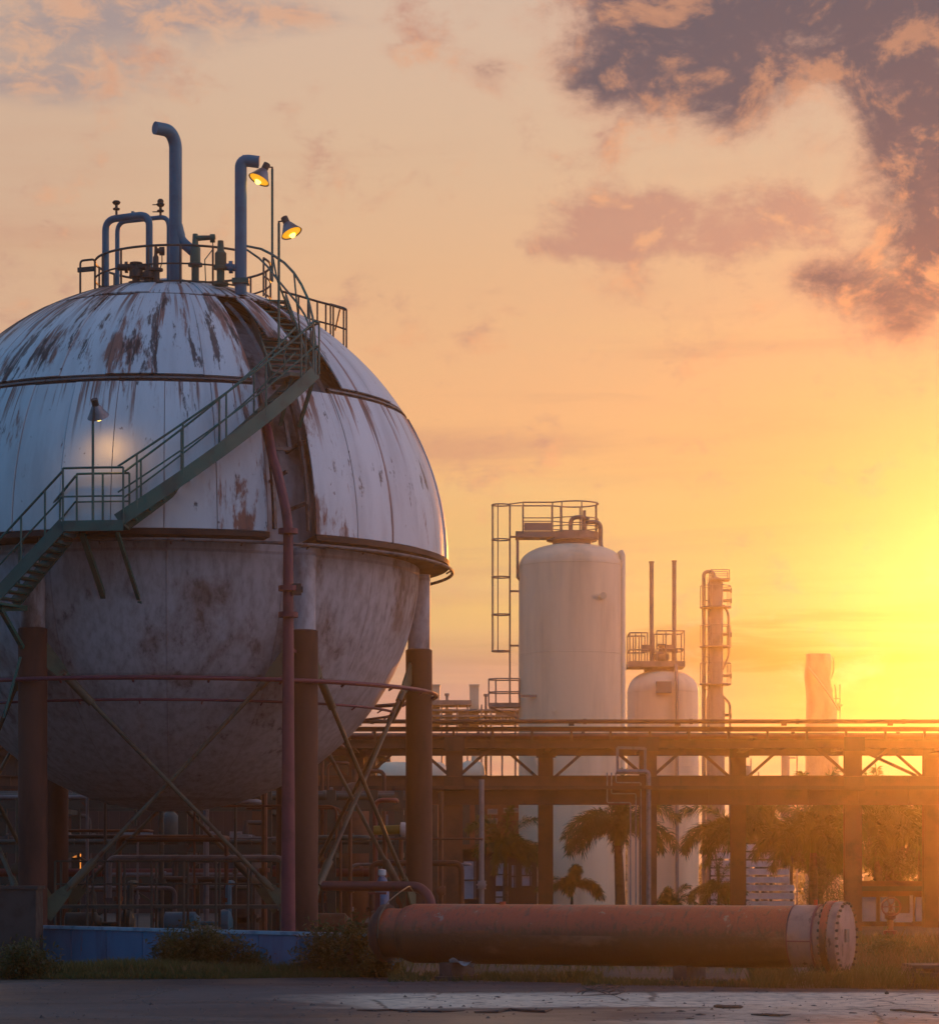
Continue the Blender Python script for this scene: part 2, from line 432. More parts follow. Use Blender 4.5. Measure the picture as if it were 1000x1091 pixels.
# carrier brackets seen in the gaps where panels are missing
for rel, p0, p1 in ((24.5, 31.5, 62), (39, 31.5, 62), (20.5, 1, 31), (27.9, 1, 31)):
    MB().tube([SP(rel, p0+(p1-p0)*i/10, RC-.16) for i in range(11)], .05, 4).build('cladding_frame', M_FRAME, tank)
for rel, p in ((21.5, 24.5), (22, 12), (27, 19), (26, 6)):
    MB().bar(SP(rel, p, RS), SP(rel+1.5, p+.5, RC-.1), .06).build('bracket', M_FRAME, tank)
m = MB(); m.bar(SP(21, 16.5, RC-.02), SP(24, 16.5, RC+.05), .10, .06); m.bar(SP(24, 16.5, RC+.03), SP(24.5, 23, RC-.05), .07)
m.build('bracket', M_FRAME, tank)
# six legs
LEG = [-30.5+60*k-0.0 for k in range(6)]
CT = 6.53
for a in LEG:
    o = S(a, RS, 0)
    col = MB().lathe([(.24, 0), (.24, SZ-.2)], o, 24).build('leg', M_STEEL, tank)
    MB().lathe([(.46, 0), (.46, .05), (.285, .06), (.285, CT), (.25, CT+.02)], o, 28).build('fireproof_sleeve', M_COL, col)
    MB().box(o+Vector((0,0,.03)), (1.3,1.3,.35)).build('footing', M_COL, col)
def brace(a, b, z0, z1, r=.045, off=.0):
    p = S(a, RS+off, z0); q = S(b, RS+off, z1); t = (q-p).normalized()
    rod = MB(); rod.cyl(p+t*.9, q-t*.9, r, n=10); rod.cyl(p+t*1.0, p+t*1.7, .085, n=12); rod.cyl(q-t*1.25, q-t*1.0, .07, n=12)
    o = rod.build('brace_rod', M_ROD, tank)
    for e, s in ((p, 1), (q, -1)):
        d = t*s; side = Vector((-d.z*0, 0, 1)); nrm = d.cross(side).normalized(); w = nrm.cross(d)
        g = MB(); pts = [e+d*.25+w*.20, e+d*.25-w*.20, e+d*.8-w*.13, e+d*1.15-w*.035, e+d*1.15+w*.035, e+d*.8+w*.13]
        A = [g.b.verts.new(x+nrm*.02) for x in pts]; B = [g.b.verts.new(x-nrm*.02) for x in pts]
        g.b.faces.new(A); g.b.faces.new(B[::-1])
        for i in range(6): g.b.faces.new((A[i], B[i], B[(i+1) % 6], A[(i+1) % 6]))
        g.build('gusset_plate', M_GUS, o)
for i in range(6):
    a, b = LEG[i], LEG[(i+1) % 6]+(360 if i == 5 else 0)
    brace(a, b, 6.3, .75, off=.05); brace(a, b, .75, 6.3, off=-.06)

# ring pipes of the water curtain, hung on the tank
def ring_pipe(name, label, r, z, rad, mat, a0=0, a1=360, drop=None):
    t = thing(name, label, 'pipe', (SX, SY, z), 'water curtain ring pipes round the sphere')
    pts = [S(a0+(a1-a0)*i/96, r, z) for i in range(97 if a1-a0 < 360 else 96)]
    MB().tube(pts, rad, 8, closed=a1-a0 >= 360).build('pipe', mat, t)
    m = MB()
    for i in range(24):
        rel = a0+(a1-a0)*(i+.5)/24
        m.cyl(S(rel, r, z), S(rel, r-.12, z-.07), rad*.55, n=6)
    o = m.build('spray_nozzle', mat, t); o['kind'] = 'stuff'
    return t
ring_pipe('ring_pipe', 'thin maroon ring pipe running round the legs below the sphere belly', RS+.36, 5.52, .045, M_PURP)
ring_pipe('ring_pipe', 'thinner dark ring pipe close under the belly of the sphere', RS-.55, 5.15, .028, M_PURP)
ring_pipe('ring_pipe', 'pale ring pipe just under the skirt of the white cladding', RC+.10, SZ-.20, .035, M_FRAME, -20, 300)
# stubs off the lower ring near the right-hand leg
# maroon riser in front of the middle leg
t = thing('riser_pipe', 'thick maroon riser pipe standing against the middle brown leg', 'pipe', P(307, 985, 54.4))
top = [P(307,1000,54.3), P(307,560,54.35), P(304,540,54.4), P(296,505,54.6), P(291,490,54.75), P(287,470,54.95), P(284,455,55.2)]
top[0].z = 0
bt = bend(top, .5)
MB().tube(bt, [.145 if p.z < P(0,575,54.4).z else .095 for p in bt], 16).build('pipe', M_PURP, t)
for y in (627, 655, 566):
    m = MB(); c = P(307, y, 54.33); m.lathe([(.19,-.05),(.19,.05)], c, 18); m.build('flange', M_PURP, t)
m = MB(); c = P(316, 628, 54.3); m.box(c, (.18,.12,.22)); m.cyl(c, c+Vector((.12,0,0)), .06); m.build('valve', M_DARK, t)
m = MB(); m.bar(P(307,548,54.3), P(307,548,54.3)+Vector((0,.9,0)), .06); m.bar(P(307,690,54.4), S(29.5, RS-.2, P(307,690,54.4).z), .06); m.build('clamp', M_PURP, t)

# ------------------------------------------------------------------ stairway
st = thing('stairway', 'green steel stairway climbing the outside of the sphere in three flights', 'stairs', S(-20, 6.4, 7))
def rail_line(pts, r=.024): return MB().tube(pts, r, 6).build('handrail', M_GREEN, st)
def post(p, h): MB().cyl(p, Vector(p)+Vector((0,0,h)), .022, n=6).build('rail_post', M_GREEN, st)
def flight(fn, n, w, h=1.02, side=(1, 1), rails=(1, 1), post_every=4, t0=0.0):
    # fn(t) -> (centre, outward unit) ; treads between two stringers
    L = []; Rr = []
    for i in range(25):
        c, o = fn(i/24); L.append(c+o*w/2); Rr.append(c-o*w/2)
    for E in (L, Rr):
        m = MB()
        for p, q in zip(E, E[1:]): m.bar(p, q+(q-p)*.02, .03, .26)
        m.build('stringer', M_GREEN, st)
    for i in range(n):
        t = (i+.5)/n; c, o = fn(t); c2, _ = fn(min(1, t+.01)); d = (c2-c); d.z = 0; d.normalize()
        m = MB(); m.bar(c-o*(w/2-.02), c+o*(w/2-.02), .25, .035); m.build('tread', M_GREEN, st)
    for k, E in enumerate((L, Rr)):
        if not rails[k]: continue
        rail_line([p+Vector((0,0,h)) for p in E]); rail_line([p+Vector((0,0,h*.52)) for p in E], .018)
        for i in range(2, 25, post_every): post(E[i], h)
    return L, Rr
def out(c): o = Vector((c.x-SX, c.y-SY, 0)); return o.normalized()
def f1(t):
    p = P(3, 642, 54.6)*(1-t)+P(74, 561, 53.75)*t; return p, out(p)
flight(f1, 11, .72, post_every=8)
def f2(t):
    c = S(-8.5+36.0*t, 6.38-.72*t, 8.42+3.08*(t*.94+.06*t*t)); return c, out(c)
flight(f2, 15, .72, post_every=5)
A3 = S(27.8, 5.12, 11.56); B3 = S(51.5, 2.5, 13.72)
d3 = (B3-A3); d3.z = 0; d3.normalize(); n3_ = Vector((d3.y, -d3.x, 0))
def f3(t): return A3*(1-t)+B3*t, n3_
flight(f3, 13, .84, rails=(0, 0))
# rails of the top flight: a convex rail on the outer side, a straight one on the inner
e0, e1 = A3+n3_*.42, B3+n3_*.42
def lift(pts):
    n = len(pts)-1; return [P(x, y, 58.3-3.0*(i/n)**.8) for i, (x, y) in enumerate(pts)]
outer = lift([(263,262),(278,265),(290,271),(303,280),(313,290.5),(321,303),(328,318),(333,338),(336,365),(336.5,402)])
MB().tube(outer, .027, 6).build('handrail', M_GREEN, st)
outer2 = lift([(263,266),(276,275),(285,284),(295,297),(305,309),(316,322),(325,336),(331,352),(335,378),(336.5,402)])
MB().tube(outer2, .022, 6).build('handrail', M_GREEN, st)
for i in (2, 4, 6): MB().tube([outer[i], outer2[i+1]-Vector((0,0,.0)), e0*(1-(.92-.13*i))+e1*(.92-.13*i)], .02, 6).build('rail_post', M_GREEN, st)
# turning landing at the head of the second flight
c2, o2 = f2(1.0)
m = MB(); m.grid(lambda u, v: S(22.5+6.3*u, 4.95+1.05*v, 11.49), 6, 2, fn2=lambda u, v: S(22.5+6.3*u, 4.95+1.05*v, 11.42)); m.build('landing_deck', M_GREEN, st)
lp = [S(27.4, 6.0, 11.5), S(28.7, 6.0, 11.5), S(30.8, 5.2, 11.5)]
rail_line(bend([p+Vector((0,0,1.02)) for p in [f2(1)[0]+out(f2(1)[0])*.36]+lp[1:]], .12)); rail_line(bend([p+Vector((0,0,.55)) for p in lp], .12), .018)
for p in lp: post(p, 1.02)
for rel in (23.5, 28): MB().bar(S(rel, 5.9, 11.4), S(rel, 5.35, 10.55), .06).build('bracket', M_GREEN, st)
# lower landings
Zl = 8.38
def deck(rel0, rel1, r0, r1, z, nm='landing_deck'):
    m = MB(); m.grid(lambda u, v: S(rel0+(rel1-rel0)*u, r0+(r1-r0)*v, z), 6, 2, fn2=lambda u, v: S(rel0+(rel1-rel0)*u, r0+(r1-r0)*v, z-.05))
    pts = [S(rel0+(rel1-rel0)*i/6, r1, z-.06) for i in range(7)]
    for p, q in zip(pts, pts[1:]): m.bar(p, q, .04, .2)
    m.build(nm, M_GREEN, st)
deck(-17.5, -7.6, 5.93, 6.78, Zl)
edge = [S(-17.5+9.9*i/4, 6.76, Zl) for i in range(5)]
inner = [S(-17.5+9.9*i/4, 5.98, Zl) for i in range(5)]
for E in (edge, inner):
    rail_line([p+Vector((0,0,1.04)) for p in E]); rail_line([p+Vector((0,0,.5)) for p in E], .018)
    for i in (0, 2, 4): post(E[i], 1.04)
deck(-36, -29, 5.9, 6.75, 6.93)
for i in (0, 1): post(S(-36+6*i, 6.7, 6.93), 1.02)
rail_line([S(-36+7*i/3, 6.7, 7.95) for i in range(4)])
for p, q, w in ((P(88,570,53.6), P(112,641,55.05), .10), (P(125,568,53.6), P(149,642,54.95), .07), (P(149,640,54.9), P(150,656,55.0), .08), (P(0,648,54.0), P(24,690,54.9), .08), (P(0,648,54.2), P(28,648,55.0), .11), (P(22,700,54.9), P(4,765,54.9), .05)):
    MB().bar(p, q, w).build('bracket', M_GREEN, st)

# ------------------------------------------------------------------ railing round the crown
RT = 1.86
def S0(rel, r, z): return S(rel, r, z)+Vector((.26, 0, 0))
rl = thing('crown_railing', 'dark round guard railing on the crown of the sphere', 'railing', S(0, 0, 13.7))
def crownz(r): return SZ+math.sqrt(RC*RC-r*r)
a0, a1 = 65, 400
for h, r in ((14.72, .026), (14.34, .02), (13.98, .02)):
    MB().tube([S0(a0+(a1-a0)*i/60, RT, h) for i in range(61)], r, 6).build('rail', M_RAIL, rl)
for i in range(17):
    p = S0(a0+(a1-a0)*i/16, RT, crownz(RT)-.03); MB().cyl(p, Vector((p.x, p.y, 14.72)), .024, n=6).build('rail_post', M_RAIL, rl)
# self closing gate stub on the outer left
m = MB(); g0, g1 = S0(-89, RT, 14.78), S0(-94, RT+.32, 14.78)
m.tube(bend([Vector((g0.x,g0.y,13.9)), g0, g1, Vector((g1.x, g1.y, 13.5))], .08), .024, 6)
m.bar(g0+Vector((0,0,-.2)), g1+Vector((-.05,0,-.2)), .05, .10); m.bar(g0+Vector((0,0,-.8)), g1+Vector((0,0,-.8)), .05, .07); m.build('ladder_gate', M_RAIL, rl)
# outer walkway with its own railing on the far right of the crown
wk = thing('walkway_railing', 'short dark walkway railing leaving the crown toward the sunset', 'railing', P(350,340,60.4))
top_ = [P(299,310,60.0), P(318,315,60.1), P(338,321,60.2), P(355,325.5,60.1), P(369,330,59.9), P(366,328,61.0), P(352,324,61.5)]
MB().tube(top_, .026, 6).build('rail', M_RAIL, wk)
MB().tube([p-Vector((0,0,.42)) for p in top_[:5]], .02, 6).build('rail', M_RAIL, wk)
for p in top_[1:]+[P(328,318,60.15), P(347,323,60.15)]:
    r = math.hypot(p.x-SX, p.y-SY); zb = crownz(min(r, 5))-.03
    MB().cyl((p.x, p.y, zb), p, .022, n=6).build('rail_post', M_RAIL, wk)
p = P(362,329.5,60.0); q = P(357,352,60.0); MB().bar(q, p, .035).build('strut', M_RAIL, wk)

# ------------------------------------------------------------------ vents and pipework on the crown
def vent(label, pts, r, mouth, base, extra=None):
    t = thing('vent_pipe', label, 'vent pipe', base, 'blue vent pipes on the crown')
    b = bend(pts, .38, 8); n = len(b)
    # open mouth: outer tube and a dark inner tube
    m = MB(); m.tube(b, r, 18, cap=False)
    d = (b[-1]-b[-2]).normalized()
    m.tube([b[-1], b[-1]-d*.01, b[-1]-d*.35], [r*1.0, r*.86, r*.84], 18, cap=True)
    m.build('pipe', M_BLUEP, t)
    return t
v1 = vent('tall blue vent pipe, its open goose neck pointing left', [P(187,305,58.6), P(187,152,58.6), P(181,139,58.5), P(165,136,58.3)], .135, None, P(187,302,58.6))
m = MB(); m.tube(bend([P(188,240,58.6), P(192,256,58.6), P(206,268,58.55)], .2), [.13]*3+[.11]*5, 14); m.build('branch', M_BLUEP, v1)
v2 = vent('shorter blue vent pipe, its open goose neck pointing toward the lamps', [P(256.5,315,58.0), P(256.5,170,58.0), P(276,172.5,58.0)], .125, None, P(256,315,58.0))
m = MB(); m.tube([P(256.5,286,58.0), P(240,284,58.0)], .075, 12); m.lathe([(.13,-.04),(.13,.04)], P(246,284.5,58.0), 14, Matrix.Rotation(R_(90),4,'Y')); m.build('branch', M_BLUEP, v2)
m = MB(); m.box(P(256.5,300,58.0), (.34,.34,.10)); m.build('collar', M_GREEN, v2)
def loop(label, x0, x1, yt, r, d0, d1, base_y, tilt=0):
    t = thing('pipe_loop', label, 'pipe', P(x0, base_y, d0), 'pipe loops on the crown')
    a, b = P(x0, base_y+10, d0), P(x1, base_y+10, d1)
    MB().tube(bend([a, P(x0, yt+tilt, d0), P(x1, yt-tilt, d1), b], .24, 6), r, 12).build('pipe', M_BLUEP, t); return t
l1 = loop('wider blue pipe loop at the outer edge of the crown', 112.5, 159, 231, .075, 59.1, 58.7, 295, 3)
l2 = loop('thinner blue pipe loop just behind the wider one', 125, 180, 233.5, .05, 60.2, 59.4, 296, 3)
m = MB(); m.bar(P(141,226,58.9), P(158,237,60.0), .05); m.build('brace', M_BLUEP, l1)
def whistle(px, py, d, label, arms=0):
    t = thing('vent_cap', label, 'vent valve', P(px, py, d))  # small vent cap on top of a pipe loop
    m = MB(); o = P(px, py, d); m.lathe([(.025,0),(.025,.09),(.07,.10),(.075,.13),(.03,.15),(.03,.20),(.07,.22),(.09,.26),(.06,.29),(0,.29)], o, 12); m.build('body', M_DARK, t)
    if arms:
        m = MB(); m.cyl(o+Vector((0,0,.10)), o+Vector((-.17,0,.10)), .012, n=5); m.cyl(o+Vector((0,0,.25)), o+Vector((-.17,0,.25)), .012, n=5); m.lathe([(.06,.27),(.07,.33),(.04,.37),(0,.37)], o, 10); m.build('arm', M_DARK, t)
whistle(124, 228.5, 58.9, 'small dark vent cap standing on the wider pipe loop')
whistle(171, 230.5, 59.5, 'two armed dark vent cap on the thinner pipe loop', 1)
def valve_set(px, py, d, label, h, body=.10, wheel=True, head=0, mat=M_DARK):
    o = P(px, py, d); t = thing('relief_valve', label, 'valve', o)
    m = MB(); m.lathe([(.16,0),(.16,.05),(.08,.06),(.08,h*.35),(.15,h*.36),(.15,h*.42),(body,h*.43),(body,h*.72),(body*.6,h*.78),(body*.5,h),(0,h)], o, 14); m.build('body', mat, t)
    if wheel:
        m = MB(); c = o+Vector((0,0,h+.02)); m.tube([c+Vector((.12*math.cos(a), .12*math.sin(a), 0)) for a in [i*math.pi/8 for i in range(16)]], .016, 6, closed=True)
        m.bar(c-Vector((.12,0,0)), c+Vector((.12,0,0)), .02); m.bar(c-Vector((0,.12,0)), c+Vector((0,.12,0)), .02); m.build('handwheel', mat, t)
    if head:
        m = MB(); c = o+Vector((0,0,h-.09)); m.cyl(c, c+Vector((.42*head,0,.02)), .06, .045, 10); m.lathe([(.09,-.05),(.09,.05)], c+Vector((.36*head,0,.0)), 12, Matrix.Rotation(R_(90),4,'Y')); m.tube([c+Vector((.36*head,0,0)), c+Vector((.37*head,0,-.22)), c+Vector((.2*head,-.02,-.45)), c+Vector((.22*head,-.02,-h*.9))], .012, 5); m.build('head', mat, t)
    return t
valve_set(145, 303, 58.3, 'squat dark valve with handwheel inside the pipe loops', .42, .14)
valve_set(158, 303, 58.2, 'dark valve under the right foot of the wide loop', .36, .12, False)
valve_set(166, 303, 58.2, 'slim leaning valve with lever beside the tall vent', .78, .06, False, .35)
valve_set(208, 303, 58.5, 'tall green valve with hanging cable, joined to the tall vent', 1.05, .11, False, 1, M_GREEN)
valve_set(235, 304, 58.0, 'pale relief valve with pointed bonnet beside the shorter vent', .92, .12, False, 0, M_GUS)
o = P(145,297,58.3); m = MB(); m.cyl(o+Vector((-.38,0,.24)), o+Vector((.3,0,.24)), .07, n=10); m.lathe([(.12,-.03),(.12,.03)], o+Vector((-.2,0,.24)), 12, Matrix.Rotation(R_(90),4,'Y'))
tag(m.build('valve_pipe', M_DARK, loc=o), 'short dark horizontal pipe through the squat valve', 'pipe')

# ------------------------------------------------------------------ lamps
def lamp(label, base, top, headc, aim, lit, spot=0, hs=1.0):
    t = thing('flood_lamp', label, 'lamp', base)
    m = MB(); m.tube([base, top], .026, 8); m.build('pole', M_GREEN, t)
    h = Vector(headc); a = Vector(aim).normalized()
    q = a.to_track_quat('-Z', 'Y').to_matrix().to_4x4()
    m = MB(); m.tube([top, top+Vector((0,0,.04)), h-a*.26*hs], .022, 8); m.cyl(h-a*.34*hs, h-a*.18*hs, .075*hs, n=12); m.build('arm', M_DARK, t)
    m = MB(); m.lathe([(.07*hs,.20*hs),(.10*hs,.17*hs),(.165*hs,.05*hs),(.235*hs,-.06*hs),(.225*hs,-.06*hs),(.155*hs,.05*hs),(.09*hs,.15*hs),(0,.16*hs)], h, 24, q, cap=False); m.build('lamp_shade', M_GALV, t)
    m = MB(); m.lathe([(0,-.10*hs),(.12*hs,-.085*hs),(.205*hs,-.045*hs),(.19*hs,-.03*hs),(0,.02*hs)], h, 20, q, cap=False); m.build('reflector', M_GLOW, t); m = MB(); m.lathe([(0,-.13*hs),(.05*hs,-.11*hs),(.07*hs,-.06*hs),(.05*hs,-.01*hs),(0,0)], h-a*-.03, 14, q, cap=False); m.build('bulb', M_BULB, t)
    l = bpy.data.lights.new('lamp_light', 'SPOT'); l.energy = spot; l.color = (1, .50, .14); l.spot_size = R_(150); l.spot_blend = 1; l.shadow_soft_size = .15
    lo = bpy.data.objects.new('lamp_light', l); C.objects.link(lo); lo.parent = t; lo.location = h+a*.16-Vector(t.location)
    lo.rotation_euler = a.to_track_quat('-Z', 'Y').to_euler()
lamp('lit flood lamp tilted toward the shorter vent pipe, on the taller pole', P(290,300,58.4), P(290,180,58.4), P(277,189,58.2), (-.42,-.22,-.9), 1, 12)
lamp('lit flood lamp turned away from the vents on the pole rising from the steps', P(297,372,56.3), P(297,238,56.3), P(309.5,246,56.0), (.42,-.22,-.9), 1, 12, .95)
lamp('flood lamp on a thin pole over the lower landing, lighting the cladding', P(99,558,53.45), P(99,452,53.45), P(104,441,53.62), (.14,.50,-.80), 1, 18, .9)
# ------------------------------------------------------------------ ground, apron, low blue wall
def ground_mat():
    m, nt, b, oc, (x, y, z) = newmat('dirt_ground')
    n = noise(oc, .35, 9, .65); g = noise(oc, 9, 5, .65)
    col = mixc(smooth(n, .4, .65), (.05,.042,.034), (.03,.034,.02))
    col = mixc(smooth(g, .55, .7)*.6, col, (.09,.076,.06))
    nt.links.new(col, b.inputs['Base Color']); b.inputs['Roughness'].default_value = .9; bump(nt, b, g+n, .5, .06); return m
def apron_mat():
    m, nt, b, oc, (x, y, z) = newmat('worn_concrete_apron')
    n = noise(vec(x*.8, y*.8, 0), .22, 7, .62, .4); g = noise(oc, 5, 7, .68); w = noise(vec(x*.25, y*1.1, 3), .45, 5, .6, .6)
    col = mixc(smooth(w, .42, .6), (.013,.020,.029), (.045,.052,.060))
    e1 = (w-.5)*4; e2 = (n-.5)*3
    pale = smooth(x+e2*2, -2.2, -.8)*smooth(y+e1+e2*.3, 35.0, 35.7)*smooth(y+e1*.4+e2*.5, 40.6, 39.7)   # sunlit strip of the apron, its light painted in as paler, warmer colour
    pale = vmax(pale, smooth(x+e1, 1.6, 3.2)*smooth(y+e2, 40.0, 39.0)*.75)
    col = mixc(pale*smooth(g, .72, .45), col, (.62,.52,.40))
    col = mixc(smooth(n, .52, .64)*.6, col, (.045,.047,.052))
    col = mixc(smooth(g, .56, .72)*.5, col, (.07,.065,.06))
    vo = nt.nodes.new('ShaderNodeTexVoronoi'); vo.feature = 'DISTANCE_TO_EDGE'; vo.inputs['Scale'].default_value = .28
    nt.links.new(vec(x+n*1.6, y+g*.5, 0), vo.inputs['Vector'])
    crack = smooth(V(vo.outputs['Distance']), .012, .003)
    jx = V.m('ABSOLUTE', V.m('FRACT', y*.25+.31)-.5); joint = smooth(jx+(g-.5)*.006, .008, .002)
    col = mixc(vmax(crack*.8, joint*.8), col, (.025,.025,.022))
    nt.links.new(col, b.inputs['Base Color']); nt.links.new(smooth(n, .35, .65, .38, .75).k, b.inputs['Roughness'])
    bump(nt, b, g*.6+w*.6-crack*1.0-joint, .4, .03); return m
tag(MB().grid(lambda u, v: Vector((-115+250*u, -8+274*v, 0)), 30, 30).build('ground', ground_mat()), kind='structure')
rg = random.Random(11)
edge = []
key = [(-45, 42.5), (P(0,0,43.75).x, 43.75), (P(300,0,46).x, 46.0), (P(410,0,46).x, 46.2), (P(620,0,43.6).x, 43.6), (P(800,0,42).x, 42.0), (P(1000,0,41.2).x, 41.2), (50, 37)]
for (xa, ya), (xb, yb) in zip(key, key[1:]):
    k = max(2, int(abs(xb-xa)/.22)) if abs(xa) < 12 else 6
    for i in range(k): edge.append((xa+(xb-xa)*i/k, ya+(yb-ya)*i/k+rg.uniform(-.16,.16)))
edge.append(key[-1])
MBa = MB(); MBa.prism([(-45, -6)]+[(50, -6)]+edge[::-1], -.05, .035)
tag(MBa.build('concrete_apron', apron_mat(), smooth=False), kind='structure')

M_BLUEW = paint('peeling_blue_wall_paint', (.005,.15,.28), (.005,.085,.16), 1.5, .6, rust=.12, rustc=(.12,.12,.11), stretch=.3)
M_CONC = paint('grey_concrete', (.22,.21,.20), (.13,.125,.12), 1.4, .8)
wp, wq = P(43,985,54.6), P(417,0,46.7)
wp.z = wq.z = 0
t = thing('low_wall', 'low peeling blue wall behind the roadside grass and bush', 'wall', wp)
m = MB(); n = 9
for i in range(n):
    a = wp+(wq-wp)*(i/n); b = wp+(wq-wp)*((i+1)/n); u = (b-a).normalized(); h = .69+rg.uniform(-.012,.012)
    m.bar(a+u*.012+Vector((0,0,h/2-.02)), b-u*.012+Vector((0,0,h/2-.02)), .14, h)
m.build('wall_panel', M_BLUEW, t, smooth=False)['kind'] = 'stuff'
MB().bar(wp+Vector((0,0,.70)), wq+Vector((0,0,.70)), .19, .06).build('coping', paint('pale_blue_coping', (.20,.36,.46), (.10,.20,.28), 3, .6), t, smooth=False)
b0 = P(-70,0,53.4); b1 = P(42,0,53.4)
t = thing('concrete_block', 'dark square concrete block at the foot of the leftmost brown leg', 'block', Vector(((b0.x+b1.x)/2, 53.4, 0)))
MB().box(((b0.x+b1.x)/2, 53.4, .73), (b1.x-b0.x, .9, 1.46)).build('block', M_DARK, t, smooth=False)
MB().box(((b0.x+b1.x)/2, 53.4, 1.47), (b1.x-b0.x+.08, .98, .06)).build('cap_slab', M_DARK, t, smooth=False)

# ------------------------------------------------------------------ the big rusty exchanger shell lying by the apron
th = R_(24.6); AX = Vector((math.cos(th), -math.sin(th), 0)); RT0 = P(904, 0, 42.4); RT0.z = .77
def along(s, dz=0): return RT0-AX*s+Vector((0,0,dz))
AM = Matrix(((AX.x, AX.y, 0, 0), (AX.y, -AX.x, 0, 0), (0,0,-1,0), (0,0,0,1)))
QX = AX.to_track_quat('Z', 'X').to_matrix().to_4x4()
def rust_shell_mat():
    m, nt, b, oc, (x, y, z) = newmat('rusty_shell_coat')
    L = x*AX.x+y*AX.y
    z = z-.77
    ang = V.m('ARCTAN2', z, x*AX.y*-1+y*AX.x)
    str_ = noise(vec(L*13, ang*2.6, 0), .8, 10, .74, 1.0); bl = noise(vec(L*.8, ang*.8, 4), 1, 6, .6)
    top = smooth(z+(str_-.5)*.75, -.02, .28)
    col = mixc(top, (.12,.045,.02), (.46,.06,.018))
    col = mixc(smooth(str_, .5, .66)*.75, col, (.10,.045,.03))
    col = mixc(smooth(bl, .55, .7)*.5, col, (.30,.15,.10))
    fl = noise(oc, 5, 7, .7)
    col = mixc(smooth(fl, .62, .68)*top*.6, col, (.40,.27,.22))
    nt.links.new(col, b.inputs['Base Color']); b.inputs['Roughness'].default_value = .45; bump(nt, b, str_+fl*.7+bl*.6, .5, .03); return m
M_SHELL = rust_shell_mat()
M_CHAN = paint('faded_pink_paint', (.27,.18,.16), (.16,.10,.09), 2.5, .55, rust=.35)
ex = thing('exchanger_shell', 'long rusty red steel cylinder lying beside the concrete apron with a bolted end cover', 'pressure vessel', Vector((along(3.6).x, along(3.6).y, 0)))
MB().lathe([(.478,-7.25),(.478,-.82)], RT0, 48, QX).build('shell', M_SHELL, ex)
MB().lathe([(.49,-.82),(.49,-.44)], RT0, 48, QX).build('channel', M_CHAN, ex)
m = MB(); m.lathe([(.50,-.835),(.50,-.815)], RT0, 48, QX); m.lathe([(.503,-.455),(.503,-.425)], RT0, 48, QX)
m.tube([along(.82)+QX@Vector((0,0,0))+Vector((-.0,0,0)) + (Vector((AX.y, -AX.x,0))*.495+Vector((0,0,-.05))), along(.44)+(Vector((AX.y,-AX.x,0))*.495+Vector((0,0,-.05)))], .012, 6)
m.build('weld_band', M_PURP, ex)
MB().lathe([(.475,-.425),(.475,-.30)], RT0, 48, QX).build('neck', M_CHAN, ex)
MB().lathe([(.555,-.30),(.555,-.20)], RT0, 56, QX).build('flange', M_SHELL, ex)
MB().lathe([(.545,-.185),(.545,-.06),(.52,-.045),(.0,-.045)], RT0, 56, QX, cap=False).build('end_cover', M_CHAN, ex)
for i in range(28):
    a = 2*math.pi*i/28; c = QX @ Vector((.525*math.cos(a), .525*math.sin(a), 0))
    MB().lathe([(.024,-.335),(.024,-.304),(.015,-.303),(.015,-.048),(.021,-.047),(.021,-.012)], RT0+c, 6, QX).build('bolt', M_BAND, ex)
m = MB(); m.box(RT0+AX*-.03+Vector((0,0,.03)), (.03,.16,.2), m=Matrix.Rotation(-th,4,'Z')); m.build('name_plate', M_FRAME, ex)
# its far end: short smaller channel with a dark flange and a dished head
MB().lathe([(.478,-7.25),(.44,-7.38),(.40,-7.42),(.40,-7.72)], RT0, 40, QX).build('reducer', M_SHELL, ex)
MB().lathe([(.47,-7.80),(.47,-7.72)], RT0, 40, QX).build('flange', M_BAND, ex)
MB().lathe([(0,-8.02),(.2,-7.99),(.34,-7.93),(.42,-7.84),(.43,-7.80)], RT0, 40, QX).build('dished_head', M_BAND, ex)
for s in (.62, 2.55, 6.5):
    c = along(s); m = MB(); m.box((c.x, c.y, .16), (.22, .86, .32), m=Matrix.Translation((0,0,0)) @ Matrix.Rotation(-th,4,'Z')); m.box((c.x, c.y, .05), (.36, 1.1, .10), m=Matrix.Rotation(-th,4,'Z')); m.build('saddle', M_DARK if s > 1 else M_CONC, ex)
m = MB(); c = along(5.7, .5); m.cyl(c-Vector((0,0,.05)), c+Vector((0,0,.02)), .05); c = along(.52, .47); m.cyl(c, c+Vector((0,0,.10)), .03); m.build('nozzle', M_SHELL, ex)

# ------------------------------------------------------------------ pipe rack
def hbeam(mb, p, q, w, h, t=.03, up=(0,0,1)):
    p, q = Vector(p), Vector(q); d = (q-p).normalized(); u = Vector(up); sx = d.cross(u).normalized(); uz = sx.cross(d)
    for s in (1, -1): mb.bar(p+uz*s*(h/2-t/2), q+uz*s*(h/2-t/2), w, t, up)
    mb.bar(p, q, t, h-2*t, up)
def hcol(mb, x, y, z1, w=.5, t=.05):
    for s in (1, -1): mb.box((x, y+s*(w/2-t/2), z1/2), (w, t, z1))
    mb.box((x, y, z1/2), (t, w-2*t, z1))
DF, DR = 85.0, 90.0
zt, zb, lt, lb = 6.14, 5.50, 4.67, 3.79
rk = thing('pipe_rack', 'long rusty brown steel pipe rack with deep girder crossing behind the exchanger shell', 'pipe rack', (4, DF, 0))
XL, XR = -17.5, 36.0
fx = [P(p,0,DF).x for p in (72, 278, 484, 690, 908)]+[17.6, 23.7, 29.8, 35.7]
rx = [P(p,0,DR).x for p in (178, 380, 581, 786, 991)]+[20.9, 27.1, 33.2]
